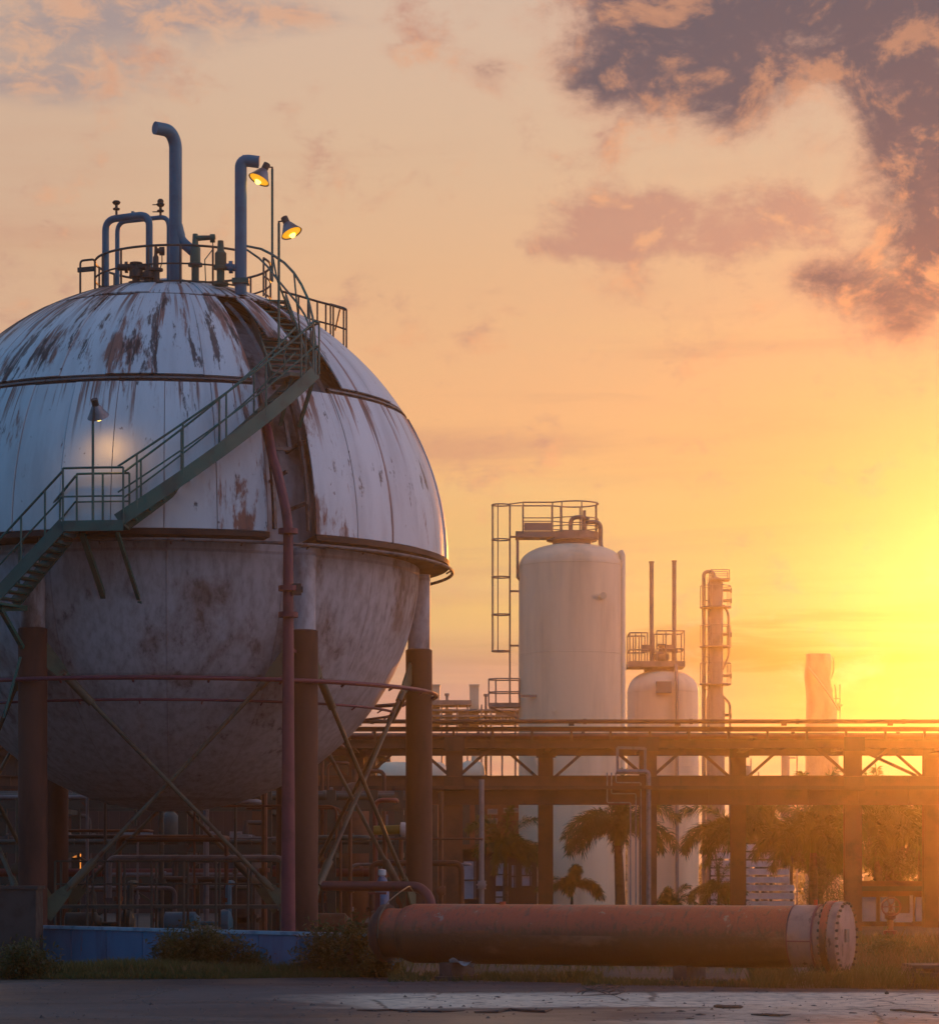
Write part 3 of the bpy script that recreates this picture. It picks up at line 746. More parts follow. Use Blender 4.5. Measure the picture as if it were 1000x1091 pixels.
for x in fx:
    m = MB(); hcol(m, x, DF, zt-.62, .5); m.build('column', M_RACK, rk, smooth=False)
for x in rx:
    m = MB(); hcol(m, x, DR, zt-.62, .47); m.build('column', M_RACK, rk, smooth=False)
for y, s in ((DF-.30, 1), (DR+.28, -1)):
    lb_ = lb if s > 0 else lb+.16
    m = MB(); hbeam(m, (XL, y, (lt+lb_)/2), (XR, y, (lt+lb_)/2), .22, lt-lb_)
    for i in range(35):
        x = XL+.7+i*1.5; m.box((x, y, (lt+lb_)/2), (.03, .18, lt-lb_-.08))
    m.build('lower_girder', M_RACK, rk, smooth=False)
    m = MB(); hbeam(m, (XL, y, zb+.12), (XR, y, zb+.12), .22, .24, .03); hbeam(m, (XL, y, zt-.07), (XR, y, zt-.07), .20, .14, .025)
    for i in range(45): m.box((XL+.5+i*1.18, y, (zb+.24+zt-.14)/2), (.07, .10, zt-zb-.38+.004))
    m.build('upper_girder', M_RACK, rk, smooth=False)
for x in fx+rx:
    m = MB(); hbeam(m, (x, DF-.1, zb+.2), (x, DR+.1, zb+.2), .2, .3); hbeam(m, (x, DF-.1, lb+.3), (x, DR+.1, lb+.3), .2, .3); m.build('cross_beam', M_RACK, rk, smooth=False)
for xs, y in ((fx, DF-.2), (rx, DR-.2)):
    for x in xs:
        for s in (1, -1):
            m = MB(); m.bar((x+s*.12, y, lt-.02), (x+s*1.12, y, zb+.03), .09, .09); m.build('knee_brace', M_RACK, rk, smooth=False)
m = MB(); x = P(943,0,DF).x; m.bar((x-.9, DF-.18, zb), (x+.9, DF-.18, lt), .09); m.build('knee_brace', M_RACK, rk, smooth=False)
for xs, y in ((fx, DF-.31), (rx, DR-.31)):
    for x in xs:
        for zz in (lt-.25, zb+.12): MB().box((x, y-.115, zz), (.62, .03, .42)).build('gusset_plate', M_COL, rk, smooth=False)
t = thing('cable_tray', 'ladder cable tray with dark cables along the front of the deep rack girder', 'cable tray', (5, DF-.62, 4.2))
m = MB()
for y in (DF-.72, DF-.46): m.bar((XL, y, 4.30), (XR, y, 4.30), .03, .10)
for i in range(90): m.box((XL+.3+i*.59, DF-.59, 4.27), (.04, .25, .03))
m.build('tray', M_COL, t, smooth=False)
for k in range(4): MB().tube([(XL+i*2.2, DF-.68+k*.06, 4.31+.015*math.sin(i*2.1+k)) for i in range(25)], .022, 6).build('cable', M_DARK, t)
def long_pipe(label, y, z, r, mat, x0=XL+.2, x1=XR-.2, drops=()):
    t = thing('rack_pipe', label, 'pipe', ((x0+x1)/2, y, z), 'pipes lying on the racks')
    MB().tube([(x0, y, z), (x1, y, z)], r, 14).build('pipe', mat, t)
    m = MB(); k = int((x1-x0)/3)
    for i in range(k): x = x0+1.2+i*(x1-x0-2)/max(1, k-1); m.box((x, y, z-r-.03), (.16, .10, .07)); m.lathe([(r*1.25,-.05),(r*1.25,.05)], (x+.4, y, z), 12, Matrix.Rotation(R_(90),4,'Y'))
    m.build('pipe_shoe', mat, t)['kind'] = 'stuff'
    return t
long_pipe('thin top pipe along the front edge of the rack deck', DF-.32, zt+.16, .065, M_RACK)
long_pipe('fat brown pipe on the rack deck, second from the front', DF+.8, zb+.34, .17, M_COL)
long_pipe('slim red pipe on the rack deck just behind its front edge', DF+.15, zb+.36, .075, M_REDP)
long_pipe('middle pipe on the rack deck with flanges', DF+2.4, zb+.30, .12, M_TANKW)
long_pipe('rearmost pipe on the rack deck', DF+4.2, zb+.32, .15, M_RACK)
long_pipe('fat pipe lying on the lower rack girder', DF+1.6, lt-.30, .20, M_RACK)
# pale downpipe and conduits on a front column
t = thing('down_pipe', 'pale grey down pipe with stepped conduits on the rack column before the tall white tank', 'pipe', P(689,0,DF-.7))
x9, y9 = P(690,0,DF).x, DF-.62
MB().tube(bend([(P(655,0,DF).x, y9, 4.78), (x9-.02, y9, 4.78), (x9-.02, y9, 0)], .12), .075, 10).build('pipe', M_GALV, t)
for k, (dx, zz) in enumerate(((-.25, 4.45), (-.40, 4.12), (-.56, 3.85))):
    MB().tube(bend([(x9-1.0-k*.13, y9+.02, 4.75), (x9-1.0-k*.13, y9+.02, zz), (x9+dx, y9+.02, zz), (x9+dx, y9+.02, .4)], .05, 3), .022, 6).build('conduit', M_GALV, t)
m = MB()
for a, b in (((-.95,4.8),(-.95,5.5)), ((-.95,5.5),(-.12,5.48)), ((-.12,5.48),(-.12,4.8))): m.bar((x9+a[0], y9, a[1]), (x9+b[0], y9, b[1]), .08)
m.build('frame', M_GALV, t)

# ------------------------------------------------------------------ tanks and towers beyond the rack
M_FAR = paint('far_steel_paint', (.22,.20,.19), (.14,.13,.12), 1, .6)
def v_tank(name, label, pxc, d, rad, ysh, ytop, seams=3):
    o = P(pxc, 0, d); o.z = 0; zs = P(0,ysh,d).z; ztp = P(0,ytop,d).z
    t = thing(name, label, 'tank', o)
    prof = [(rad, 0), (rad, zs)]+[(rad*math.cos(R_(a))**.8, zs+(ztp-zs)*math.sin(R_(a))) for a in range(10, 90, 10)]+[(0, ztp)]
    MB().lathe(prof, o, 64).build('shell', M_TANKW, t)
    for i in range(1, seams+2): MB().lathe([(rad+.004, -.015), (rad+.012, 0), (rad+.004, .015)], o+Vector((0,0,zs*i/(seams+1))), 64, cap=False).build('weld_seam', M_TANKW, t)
    return t, o, zs, ztp
D1 = 105.0
yc = D1
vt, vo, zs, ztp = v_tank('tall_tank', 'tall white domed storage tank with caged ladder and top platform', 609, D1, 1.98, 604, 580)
def px1(x): return P(x,0,D1).x
def pz1(y): return P(0,y,D1).z
yc = D1
Y90 = Matrix.Rotation(R_(90),4,'X')
for px_, py_, r_, q in ((588,760,.05,.2),(640,640,.09,.25),(577,812,.22,.35)):
    X = px1(px_); dy = math.sqrt(max(.01, 1.98**2-(X-vo.x)**2)); c = Vector((X, yc-dy if False else D1-dy, pz1(py_))); MB().lathe([(r_,-.05),(r_,q),(r_*1.4,q),(r_*1.4,q+.06),(0,q+.06)], c, 16, Y90).build('nozzle', M_TANKW, vt)
X = px1(563); dy = math.sqrt(1.98**2-(X-vo.x)**2); MB().bar((X-.35, D1-dy-.15, pz1(744)), (X+.3, D1-dy-.25, pz1(744)), .12, .08).build('bracket', M_FAR, vt)
m = MB(); m.lathe([(.72, pz1(584)), (.72, pz1(577)), (.95, pz1(576.5)), (.95, pz1(575.5))], (vo.x, yc, 0), 24); m.build('top_nozzle', M_FAR, vt)
zd = pz1(575)
pl = thing('tank_platform', 'round railed platform with gangway on top of the tall white tank', 'platform', (px1(612), yc, zd))
cx = px1(612); rr = .88
m = MB(); m.lathe([(rr, zd), (rr, zd+.26)], (cx, yc, 0), 32); m.box(((px1(549)+cx)/2, yc, zd+.15), (cx-px1(549), 1.0, .22)); m.build('deck', M_FAR, pl)
m = MB(); m.box(((px1(558)+px1(588))/2, yc-.52, zd+.42), (px1(588)-px1(558), .03, .30)); m.build('kick_plate', M_FAR, pl)
ring = [Vector((cx+rr*math.sin(a), yc-rr*math.cos(a), 0)) for a in [R_(-35+i*250/20) for i in range(21)]]
gang = [Vector((px1(557), yc-.5, 0)), Vector((px1(588), yc-.5, 0))]
back = [Vector((px1(588), yc+.5, 0)), Vector((px1(557), yc+.5, 0))]
for h, r in ((1.33, .03), (.75, .022), (.45, .022)):
    MB().tube([p+Vector((0,0,zd+h)) for p in gang+ring+back], r, 6).build('rail', M_FAR, pl)
for p in gang+[ring[i] for i in (0,4,8,12,16,20)]+back:
    MB().cyl(p+Vector((0,0,zd+.2)), p+Vector((0,0,zd+1.33)), .028, n=6).build('rail_post', M_FAR, pl)
m = MB(); m.tube([(px1(551), yc-.3, zd+.1), (px1(551), yc-.3, pz1(616)), (px1(554), yc-.2, pz1(619))], .06, 6); m.build('support', M_FAR, pl)
cg = thing('caged_ladder', 'tall caged ladder hanging from the platform beside the tall white tank', 'ladder', (px1(543), yc, pz1(750)))
xl = px1(543); hw = .24
m = MB()
for s in (-1, 1): m.tube([(xl, yc+s*hw, pz1(751)), (xl, yc+s*hw, pz1(537))], .035, 6)
m.build('stringer', M_FAR, cg)
m = MB(); z = pz1(749)
while z < pz1(540): m.cyl((xl, yc-hw, z), (xl, yc+hw, z), .015, n=5); z += .3
m.build('rung', M_FAR, cg)['kind'] = 'stuff'
cr = (xl-px1(524))/2; ccx = xl-cr
for y in (538, 575, 615, 655, 694):
    MB().tube([(ccx+cr*math.cos(a), yc+cr*1.0*math.sin(a), pz1(y)) for a in [i*math.pi/10 for i in range(20)]], .028, 6, closed=True).build('hoop', M_FAR, cg)
for a in (110, 150, 180, 210, 250):
    x, y = ccx+cr*math.cos(R_(a)), yc+cr*math.sin(R_(a)); MB().bar((x, y, pz1(694)), (x, y, pz1(538)), .035, .02).build('cage_bar', M_FAR, cg)
m = MB()
for y in (572, 630, 688): m.bar((xl, yc, pz1(y)), (px1(553.5), yc, pz1(y)), .07)
m.bar((xl, yc-.24, pz1(538)), (px1(557), yc-.5, zd+1.33), .04); m.bar((xl, yc+.24, pz1(538)), (px1(557), yc+.5, zd+1.33), .04)
m.build('bracket', M_FAR, cg)
# lower rest platform of the ladder
lp_ = thing('rest_platform', 'small railed rest platform at the foot of the caged ladder', 'platform', (px1(537), yc, pz1(752)))
m = MB(); m.box((px1(537), yc, pz1(752)), (px1(553)-px1(520), 1.1, .16)); m.bar((px1(522), yc, pz1(754)), (px1(553), yc, pz1(766)), .07); m.build('deck', M_FAR, lp_)
q = [(px1(553), yc-.5), (px1(528), yc-.5), (px1(520.5), yc-.25), (px1(520.5), yc+.25), (px1(528), yc+.5), (px1(553), yc+.5)]
for y in (724, 738): MB().tube([(a, b, pz1(y)) for a, b in q], .028, 6).build('rail', M_FAR, lp_)
for a, b in q: MB().cyl((a, b, pz1(752)), (a, b, pz1(724)), .028, n=6).build('rail_post', M_FAR, lp_)
vp = thing('overhead_pipe', 'bent pipe with valve looping over the tall tank platform', 'pipe', (px1(620), yc, zd))
MB().tube(bend([(px1(607.5), yc-.2, zd+.2), (px1(607.5), yc-.2, pz1(552)), (px1(622), yc-.3, pz1(552)), (px1(622), yc-.3, pz1(557.5)), (px1(639), yc-.4, pz1(557.5)), (px1(639), yc-.4, pz1(585)), (px1(648), yc-.6, pz1(592))], .25), .085, 10).build('pipe', M_FAR, vp)
m = MB(); m.lathe([(.1,0),(.1,.5),(.2,.52),(.2,.6),(.06,.62),(.06,.85),(0,.85)], (px1(622), yc-.3, zd+.2), 12); m.build('valve', M_FAR, vp)
sp_ = thing('side_pipe', 'vertical pipe running down the sunset side of the tall tank', 'pipe', (px1(662), yc-.6, 0))
MB().tube([(px1(661.5), yc-.75, 0), (px1(661.5), yc-.75, pz1(594)), (px1(659.5), yc-.7, pz1(590))], .12, 12).build('pipe', M_TANKW, sp_)
m = MB()
for y in (615, 690, 760, 830): m.bar((px1(655), yc-.9, pz1(y)), (px1(661), yc-.75, pz1(y)), .06)
m.cyl((px1(660), yc-.75, pz1(617)), (px1(660), yc-.75, pz1(590)), .05); m.build('clamp', M_FAR, sp_)

D2 = 112.0
px2 = lambda x: P(x,0,D2).x
pz2 = lambda y: P(0,y,D2).z
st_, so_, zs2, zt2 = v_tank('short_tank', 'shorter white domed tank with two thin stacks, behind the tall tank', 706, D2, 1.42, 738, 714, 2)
pf = thing('tank_platform', 'square railed platform on top of the shorter white tank', 'platform', (px2(698), D2, pz2(711)))
m = MB(); m.box((px2(698), D2, pz2(709)), (px2(728)-px2(668), 1.7, .22)); m.lathe([(.6, pz2(716)), (.6, pz2(711))], (px2(702), D2, 0), 20); m.build('deck', M_FAR, pf)
for x0, x1, yt in ((669.5, 688, 676), (698, 727, 674)):
    for y in (yt, (yt+706)/2+3): 
        for s in (-.8, .8): MB().tube([(px2(x0), D2+s, pz2(y)), (px2(x1), D2+s, pz2(y))], .03, 6).build('rail', M_FAR, pf)
        MB().tube([(px2(x1 if x1 > 700 else x0), D2-.8, pz2(y)), (px2(x1 if x1 > 700 else x0), D2+.8, pz2(y))], .03, 6).build('rail', M_FAR, pf)
    for k in range(4):
        x = px2(x0+(x1-x0)*k/3)
        for s in (-.8, .8): MB().cyl((x, D2+s, pz2(708)), (x, D2+s, pz2(yt)), .028, n=6).build('rail_post', M_FAR, pf)
for x, y, lab in ((693, 600, 'thin upright stack pipe on the short tank, nearer the tall tank'), (717, 599, 'thin upright stack pipe on the short tank, nearer the sunset')):
    t = thing('stack_pipe', lab, 'stack', (px2(x), D2-.5, pz2(708)), 'stack pipes of the short tank')
    m = MB(); m.cyl((px2(x), D2-.5, pz2(712)), (px2(x), D2-.5, pz2(y)), .085, n=12); m.build('pipe', M_FAR, t)
    MB().lathe([(.16,0),(.16,.1)], (px2(x), D2-.5, pz2(695)), 12).box((px2(x)-.2, D2-.5, pz2(695)+.1), (.35,.2,.3)).build('flange', M_FAR, t); MB().lathe([(.11,0),(.11,.06)], (px2(x), D2-.5, pz2(y)-.05), 12).build('rim', M_FAR, t)
m = MB(); m.lathe([(.2,0),(.3,.1),(.3,.3),(.12,.4),(.12,.6),(.2,.62),(.2,.7),(0,.72)], (px2(704), D2-.4, pz2(706)), 14); tag(m.build('tank_valve', M_FAR, loc=(px2(704), D2-.4, pz2(706))), 'squat valve between the two thin stacks on the short tank', 'valve')
t = thing('side_pipe', 'thin pipe down the front of the shorter white tank', 'pipe', (px2(718), D2-1.5, 0))
MB().tube(bend([(px2(718), D2-.6, pz2(704)), (px2(718), D2-1.55, pz2(730)), (px2(718), D2-1.55, 0)], .3), .07, 8).build('pipe', M_FAR, t)
MB().box((px2(704), D2-1.5, pz2(735)), (.6,.3,.45)).build('junction_box', M_FAR, t)

D3 = 128.0
px3 = lambda x: P(x,0,D3).x
pz3 = lambda y: P(0,y,D3).z
t = thing('distillation_column', 'tall slim distillation column with looping side pipes, beyond the short tank', 'column', (px3(762), D3, 0))
m = MB(); rc = .32; m.lathe([(.42,0),(.42,pz3(745)),(.345,pz3(738)),(.345,pz3(622)),(.25,pz3(616)),(0,pz3(614))], (px3(762), D3, 0), 28); m.build('shell', M_FAR, t)
MB().tube(bend([(px3(749.5), D3, 0), (px3(749.5), D3, pz3(609)), (px3(760), D3, pz3(609)), (px3(760), D3, pz3(618))], .4), .09, 10).build('overhead_pipe', M_FAR, t)
MB().tube(bend([(px3(770), D3-.2, pz3(645)), (px3(775.5), D3-.2, pz3(654)), (px3(775.5), D3-.2, pz3(700)), (px3(769), D3-.2, pz3(714))], .2), .06, 8).build('reflux_pipe', M_FAR, t)
MB().tube(bend([(px3(769), D3-.2, pz3(742)), (px3(777), D3-.2, pz3(750)), (px3(777), D3-.2, 0)], .2), .06, 8).build('reflux_pipe', M_FAR, t)
m = MB()
for i in range(40):
    z = 1.0+i*(pz3(618)-1.0)/40
    m.cyl((px3(753), D3-.35, z), (px3(756), D3-.35, z), .016, n=5)
for x in (753, 756): m.bar((px3(x), D3-.35, .5), (px3(x), D3-.35, pz3(616)), .03)
m.build('ladder', M_FAR, t)['kind'] = 'stuff'
for y in (629, 640, 676, 720, 762, 805):
    m = MB(); m.lathe([(.07,-.05),(.07,.45)], (px3(768.5), D3, pz3(y)), 10, Matrix.Rotation(R_(90),4,'Y')); m.lathe([(.13,.38),(.13,.45)], (px3(768.5), D3, pz3(y)), 12, Matrix.Rotation(R_(90),4,'Y')); m.build('nozzle', M_FAR, t)
for y in (648, 690, 730):
    m = MB(); m.lathe([(.36,0),(.72,0),(.72,.06),(.36,.06)], (px3(762), D3, pz3(y)), 20, cap=False)
    for k in range(10):
        a = k*.63; m.cyl((px3(762)+.69*math.cos(a), D3+.69*math.sin(a), pz3(y)), (px3(762)+.69*math.cos(a), D3+.69*math.sin(a), pz3(y)+1.0), .018, n=5)
    m.tube([(px3(762)+.69*math.cos(a*.314), D3+.69*math.sin(a*.314), pz3(y)+1.0) for a in range(20)], .02, 5, closed=True); m.build('platform', M_FAR, t)
for y in (660, 675, 705, 716, 750): MB().lathe([(.35,-.03),(.36,0),(.35,.03)], (px3(762), D3, pz3(y)), 24, cap=False).build('band', M_FAR, t)
for y in (640, 668, 700, 735):
    m = MB(); m.bar((px3(749.5), D3, pz3(y)), (px3(756), D3, pz3(y)), .05); m.build('pipe_clamp', M_FAR, t)
m = MB(); m.box((px3(766), D3, pz3(618)), (.9, .9, .08))
for a in (-.42, .42):
    for b in (-.42, .42): m.cyl((px3(766)+a, D3+b, pz3(618)), (px3(766)+a, D3+b, pz3(608)), .025, n=5)
for z in (608, 612.5):
    for s in (-.42, .42): m.bar((px3(766)-.42, D3+s, pz3(z)), (px3(766)+.42, D3+s, pz3(z)), .03)
m.build('top_platform', M_FAR, t)

D4 = 150.0
px4 = lambda x: P(x,0,D4).x
pz4 = lambda y: P(0,y,D4).z
t = thing('wrapped_stack', 'broad short stack wrapped in bulging sheeting against the brightest sky', 'stack', (px4(873), D4, 0))
m = MB(); prof = [(893,0,858),(892.5,800,858.2),(892,775,858.5),(890.5,757,859),(887.5,745,859.2),(885,733,858),(884,724,856.8),(884.6,716,857),(885.3,708,858.2),(885.5,702,859),(884.5,698,858.3),(884,697,858.8)]
rows = []
for xr, y, xl_ in prof:
    c = (px4(xr)+px4(xl_))/2; w = (px4(xr)-px4(xl_))/2; z = 0 if y == 0 else pz4(y)
    rows.append([m.b.verts.new((c+w*math.copysign(abs(math.cos(a))**.6, math.cos(a)), D4+w*math.copysign(abs(math.sin(a))**.6, math.sin(a)), z)) for a in [2*math.pi*j/32 for j in range(32)]])
for A, B in zip(rows, rows[1:]):
    for j in range(32): m.b.faces.new((A[j], A[(j+1) % 32], B[(j+1) % 32], B[j]))
m.b.faces.new(rows[-1]); m.build('sheeting', paint('worn_tan_sheeting', (.42,.31,.22), (.28,.20,.14), 1.2, .6, stretch=.4, bs=.6), t)
m = MB(); pts = [(886,700),(887.5,706),(887,716),(884,724)]
m.tube([(px4(x)+.0, D4-.2, pz4(y)) for x, y in pts], .05, 6); m.tube([(px4(858)+(px4(891)-px4(858))*i/20, D4-.95-.1*math.sin(i/20*math.pi)*4, pz4(712+46*i/20)) for i in range(21)], .05, 6); m.build('rope', M_FAR, t)
m = MB(); m.box((px4(889), D4, pz4(752)), (.7, .9, .1)); 
for x in (885, 889, 893.5): m.cyl((px4(x), D4-.4, pz4(766)), (px4(x), D4-.4, pz4(734 if x < 893 else 730)), .035, n=5)
for y in (745, 757): m.bar((px4(884), D4-.4, pz4(y)), (px4(893.5), D4-.4, pz4(y)), .05)
m.bar((px4(890), D4-.3, pz4(745)), (px4(888), D4-.3, pz4(730)), .06); m.build('access_platform', M_FAR, t)
def small_col(label, x, w, ytop, d, arms=True):
    t = thing('process_column', label, 'column', P(x,0,d)*Vector((1,1,0)) if False else Vector((P(x,0,d).x, d, 0)))
    r = w*d/F/2; z = P(0,ytop,d).z
    m = MB(); m.lathe([(r,0),(r,z-.3),(r*.7,z-.08),(0,z)], (P(x,0,d).x, d, 0), 20); m.build('shell', M_FAR, t)
    m = MB()
    for k in range(6):
        zz = z*(.25+.13*k); m.cyl((P(x,0,d).x, d-.1, zz), (P(x,0,d).x+(r+.28)*(1 if k % 2 else -1), d-.1, zz), .05, n=6)
    m.cyl((P(x,0,d).x+r+.35, d-.1, 0), (P(x,0,d).x+r+.35, d-.1, z*.95), .04, n=6); m.build('side_pipe', M_FAR, t)
small_col('small column framed in the rack truss beside the wrapped stack', 836.5, 9, 790, 140)
small_col('slim column just past the distillation column, topped below the rack deck', 789, 6, 800, 140)
small_col('stubby column standing behind the rack, between slim column and wrapped stack', 797, 5, 815, 130)
# ------------------------------------------------------------------ process area behind the sphere's legs
D5 = 150.0
def B5(m, x0, x1, y0, y1, dep=3.0, d=D5): 
    a, b = P(x0, y1, d), P(x1, y0, d); m.box(((a.x+b.x)/2, d, (a.z+b.z)/2), (b.x-a.x, dep, b.z-a.z))
t = thing('furnace_house', 'far open furnace frame with two square chimneys, seen between right leg and tall tank', 'furnace', (P(485,0,D5).x, D5, 0))
for x0, x1, yt in ((459, 468.5, 730.5), (500, 510, 730.5)):
    m = MB(); B5(m, x0, x1, yt, 775, .6); B5(m, x0-.5, x1+.5, yt-.8, yt+1, .75); m.build('chimney', M_TANKW, t, smooth=False)
m = MB(); B5(m, 440, 502, 747.5, 752.5, 2.4); m.build('roof', M_FAR, t, smooth=False)
m = MB()
for x in (441, 452, 470, 486, 497, 512, 522, 534, 548): B5(m, x, x+1.6, 752, 930, 2)
for y in (757, 763, 770, 784, 800): B5(m, 440, 556, y, y+1.8, 2.2)
B5(m, 474, 482, 756, 772, 1); B5(m, 488, 500, 758, 775, 1); B5(m, 528, 560, 760, 763, 1)
m.build('frame', M_FAR, t, smooth=False)
m = MB()
for i in range(9): x = 520+i*3.6; m.bar(P(x,763,D5), P(x+2.5,770,D5), .1)
m.build('railing', M_FAR, t)
for x, y, lab in ((476, 739, 'thin vent post by the nearer chimney of the far furnace frame'), (517.5, 739.5, 'thin capped vent post on the tank side of the far furnace frame')):
    m = MB(); o = P(x, 752, D5); m.lathe([(.07,0),(.07,P(0,y+3,D5).z-o.z),(.13,P(0,y+2.5,D5).z-o.z),(.13,P(0,y,D5).z-o.z),(0,P(0,y,D5).z-o.z)], o, 10)
    m.cyl((o.x,o.y,0), o, .07); tag(m.build('vent_post', M_FAR, loc=(o.x,o.y,0)), lab, 'vent pipe')
# horizontal white drums
def drum(label, x0, x1, yt, yb, d, mat=M_TANKW):
    r = (yb-yt)*d/F/2; c = P((x0+x1)/2, (yt+yb)/2, d); hl = (x1-x0)*d/F/2
    t = thing('horizontal_drum', label, 'drum', (c.x, c.y, 0)); m = MB()
    m.lathe([(0,-hl),(r*.55,-hl+r*.08),(r*.88,-hl+r*.3),(r,-hl+r*.55),(r,hl-r*.55),(r*.88,hl-r*.3),(r*.55,hl-r*.08),(0,hl)], c, 28, Matrix.Rotation(R_(90),4,'Y')); m.build('shell', mat, t)
    m = MB(); 
    for s in (-.55, .55): m.box((c.x+hl*s, c.y, (c.z-r*.7)/2), (.35, r*1.5, c.z-r*.7))
    m.build('saddle', M_DARK, t)
    m = MB(); m.cyl(c+Vector((hl*.2,0,r*.9)), c+Vector((hl*.2,0,r+.3)), .14, n=10); m.build('nozzle', mat, t)
drum('white horizontal drum on saddles, half hidden behind the rack girder beside the right leg', 402, 478, 812, 846, 98)
drum('smaller white horizontal drum behind the rack between its column and the tall tank', 489, 517, 811, 838, 104)
# long dark shed closing the view on the left
M_SHED = paint('dark_sheet_cladding', (.022,.021,.023), (.014,.013,.014), .6, .7, stretch=.2)
D6 = 122.0
t = thing('long_shed', 'long dark low shed behind the pipework under the sphere', 'building', (P(150,0,D6).x, D6+5, 0))
xa, xb = -46.0, P(400,0,D6).x; zs_ = P(0,805,D6).z
m = MB(); m.box(((xa+xb)/2, D6+5, zs_/2), (xb-xa, 10, zs_)); 
m.build('wall', M_SHED, t, smooth=False)
m = MB(); v = [(xa-.4, D6-.5, zs_-.03), (xb+.4, D6-.5, zs_-.03), (xb+.4, D6+5, zs_+.9), (xa-.4, D6+5, zs_+.9), (xb+.4, D6+10.5, zs_-.03), (xa-.4, D6+10.5, zs_-.03)]
v = [m.b.verts.new(q) for q in v]; m.b.faces.new((v[0], v[1], v[2], v[3])); m.b.faces.new((v[3], v[2], v[4], v[5])); m.b.faces.new((v[0], v[3], v[5])); m.b.faces.new((v[1], v[4], v[2])); m.b.faces.new((v[0], v[5], v[4], v[1]))
m.build('roof', M_SHED, t, smooth=False)
m = MB(); x = xa+.2
while x < xb: m.box((x, D6-.03, zs_/2), (.09, .06, zs_-.1)); x += .45
m.build('sheet_rib', M_SHED, t, smooth=False)['kind'] = 'stuff'
M_PANE = paint('grey_window_glass', (.16,.19,.21), (.10,.12,.14), 1, .15)
for xx in (132, 150, 222, 245):
    a, b = P(xx, 898, D6), P(xx+13, 886, D6)
    f = MB().box(((a.x+b.x)/2, D6-.08, (a.z+b.z)/2), (b.x-a.x, .1, b.z-a.z)).build('window', M_GALV, t, smooth=False)
    MB().box(((a.x+b.x)/2, D6-.14, (a.z+b.z)/2), (b.x-a.x-.12, .03, b.z-a.z-.12)).build('pane', M_PANE, f, smooth=False)
D6b = 116.0
t = thing('switch_house', 'low brown flat roofed building behind the rack, between right leg and tall tank', 'building', (P(476,0,D6b).x, D6b+3, 0))
xa, xb = P(392,0,D6b).x, P(556,0,D6b).x; zh = P(0,850,D6b).z
MB().box(((xa+xb)/2, D6b+3, zh/2), (xb-xa, 6, zh)).build('wall', M_RACK, t, smooth=False)
MB().box(((xa+xb)/2, D6b+2.9, zh+.1), (xb-xa+.6, 6.6, .2)).build('roof', M_SHED, t, smooth=False)
for x0, x1, y0, y1 in ((404,418,868,884), (424,438,868,884), (486,497,864,896), (519,530,862,868), (519,530,872,878), (519,530,882,888), (536,552,861,866)):
    a, b = P(x0,y1,D6b), P(x1,y0,D6b); f = MB().box(((a.x+b.x)/2, D6b-.05, (a.z+b.z)/2), (b.x-a.x, .14, b.z-a.z)).build('window', M_GALV, t, smooth=False)
    MB().box(((a.x+b.x)/2, D6b-.13, (a.z+b.z)/2), (b.x-a.x-.1, .03, b.z-a.z-.1)).build('pane', M_PANE, f, smooth=False)
# low pipe rack with many lines just behind the sphere
D7 = 70.0
lr = thing('low_pipe_rack', 'low dark green pipe rack with three tiers behind the sphere legs', 'pipe rack', (-6, D7, 0))
M_TEAL = paint('dark_teal_paint', (.022,.055,.05), (.015,.03,.03), 2, .55, rust=.2)
X7 = lambda x: P(x,0,D7).x
for x in (-20, 62, 195, 285, 353, 398, 425):
    for y in (D7, D7+3.2):
        m = MB(); m.box((X7(x), y, 1.9), (.22, .22, 3.8)); m.build('column', M_TEAL, lr, smooth=False)
for y in (D7-.1, D7+3.3):
    for z in (3.45, 2.35, 1.55):
        m = MB(); m.bar((X7(-60), y, z), (X7(432), y, z), .10, .20); m.build('beam', M_TEAL, lr, smooth=False)
for x in (-20, 62, 195, 285, 353, 425):
    for z in (3.3, 2.2, 1.4): 
        m = MB(); m.bar((X7(x), D7, z), (X7(x), D7+3.2, z), .12, .12); m.build('cross_beam', M_TEAL, lr, smooth=False)
for a, b in ((62, 195), (285, 353)):
    m = MB(); m.bar((X7(a), D7+3.1, .3), (X7(b), D7+3.1, 2.2), .07); m.bar((X7(b), D7+3.1, .3), (X7(a), D7+3.1, 2.2), .07); m.build('cross_brace', M_TEAL, lr, smooth=False)
M_PALEP = paint('pale_pipe_lagging', (.13,.135,.15), (.08,.08,.09), 3, .45, rust=.15)
i = 0
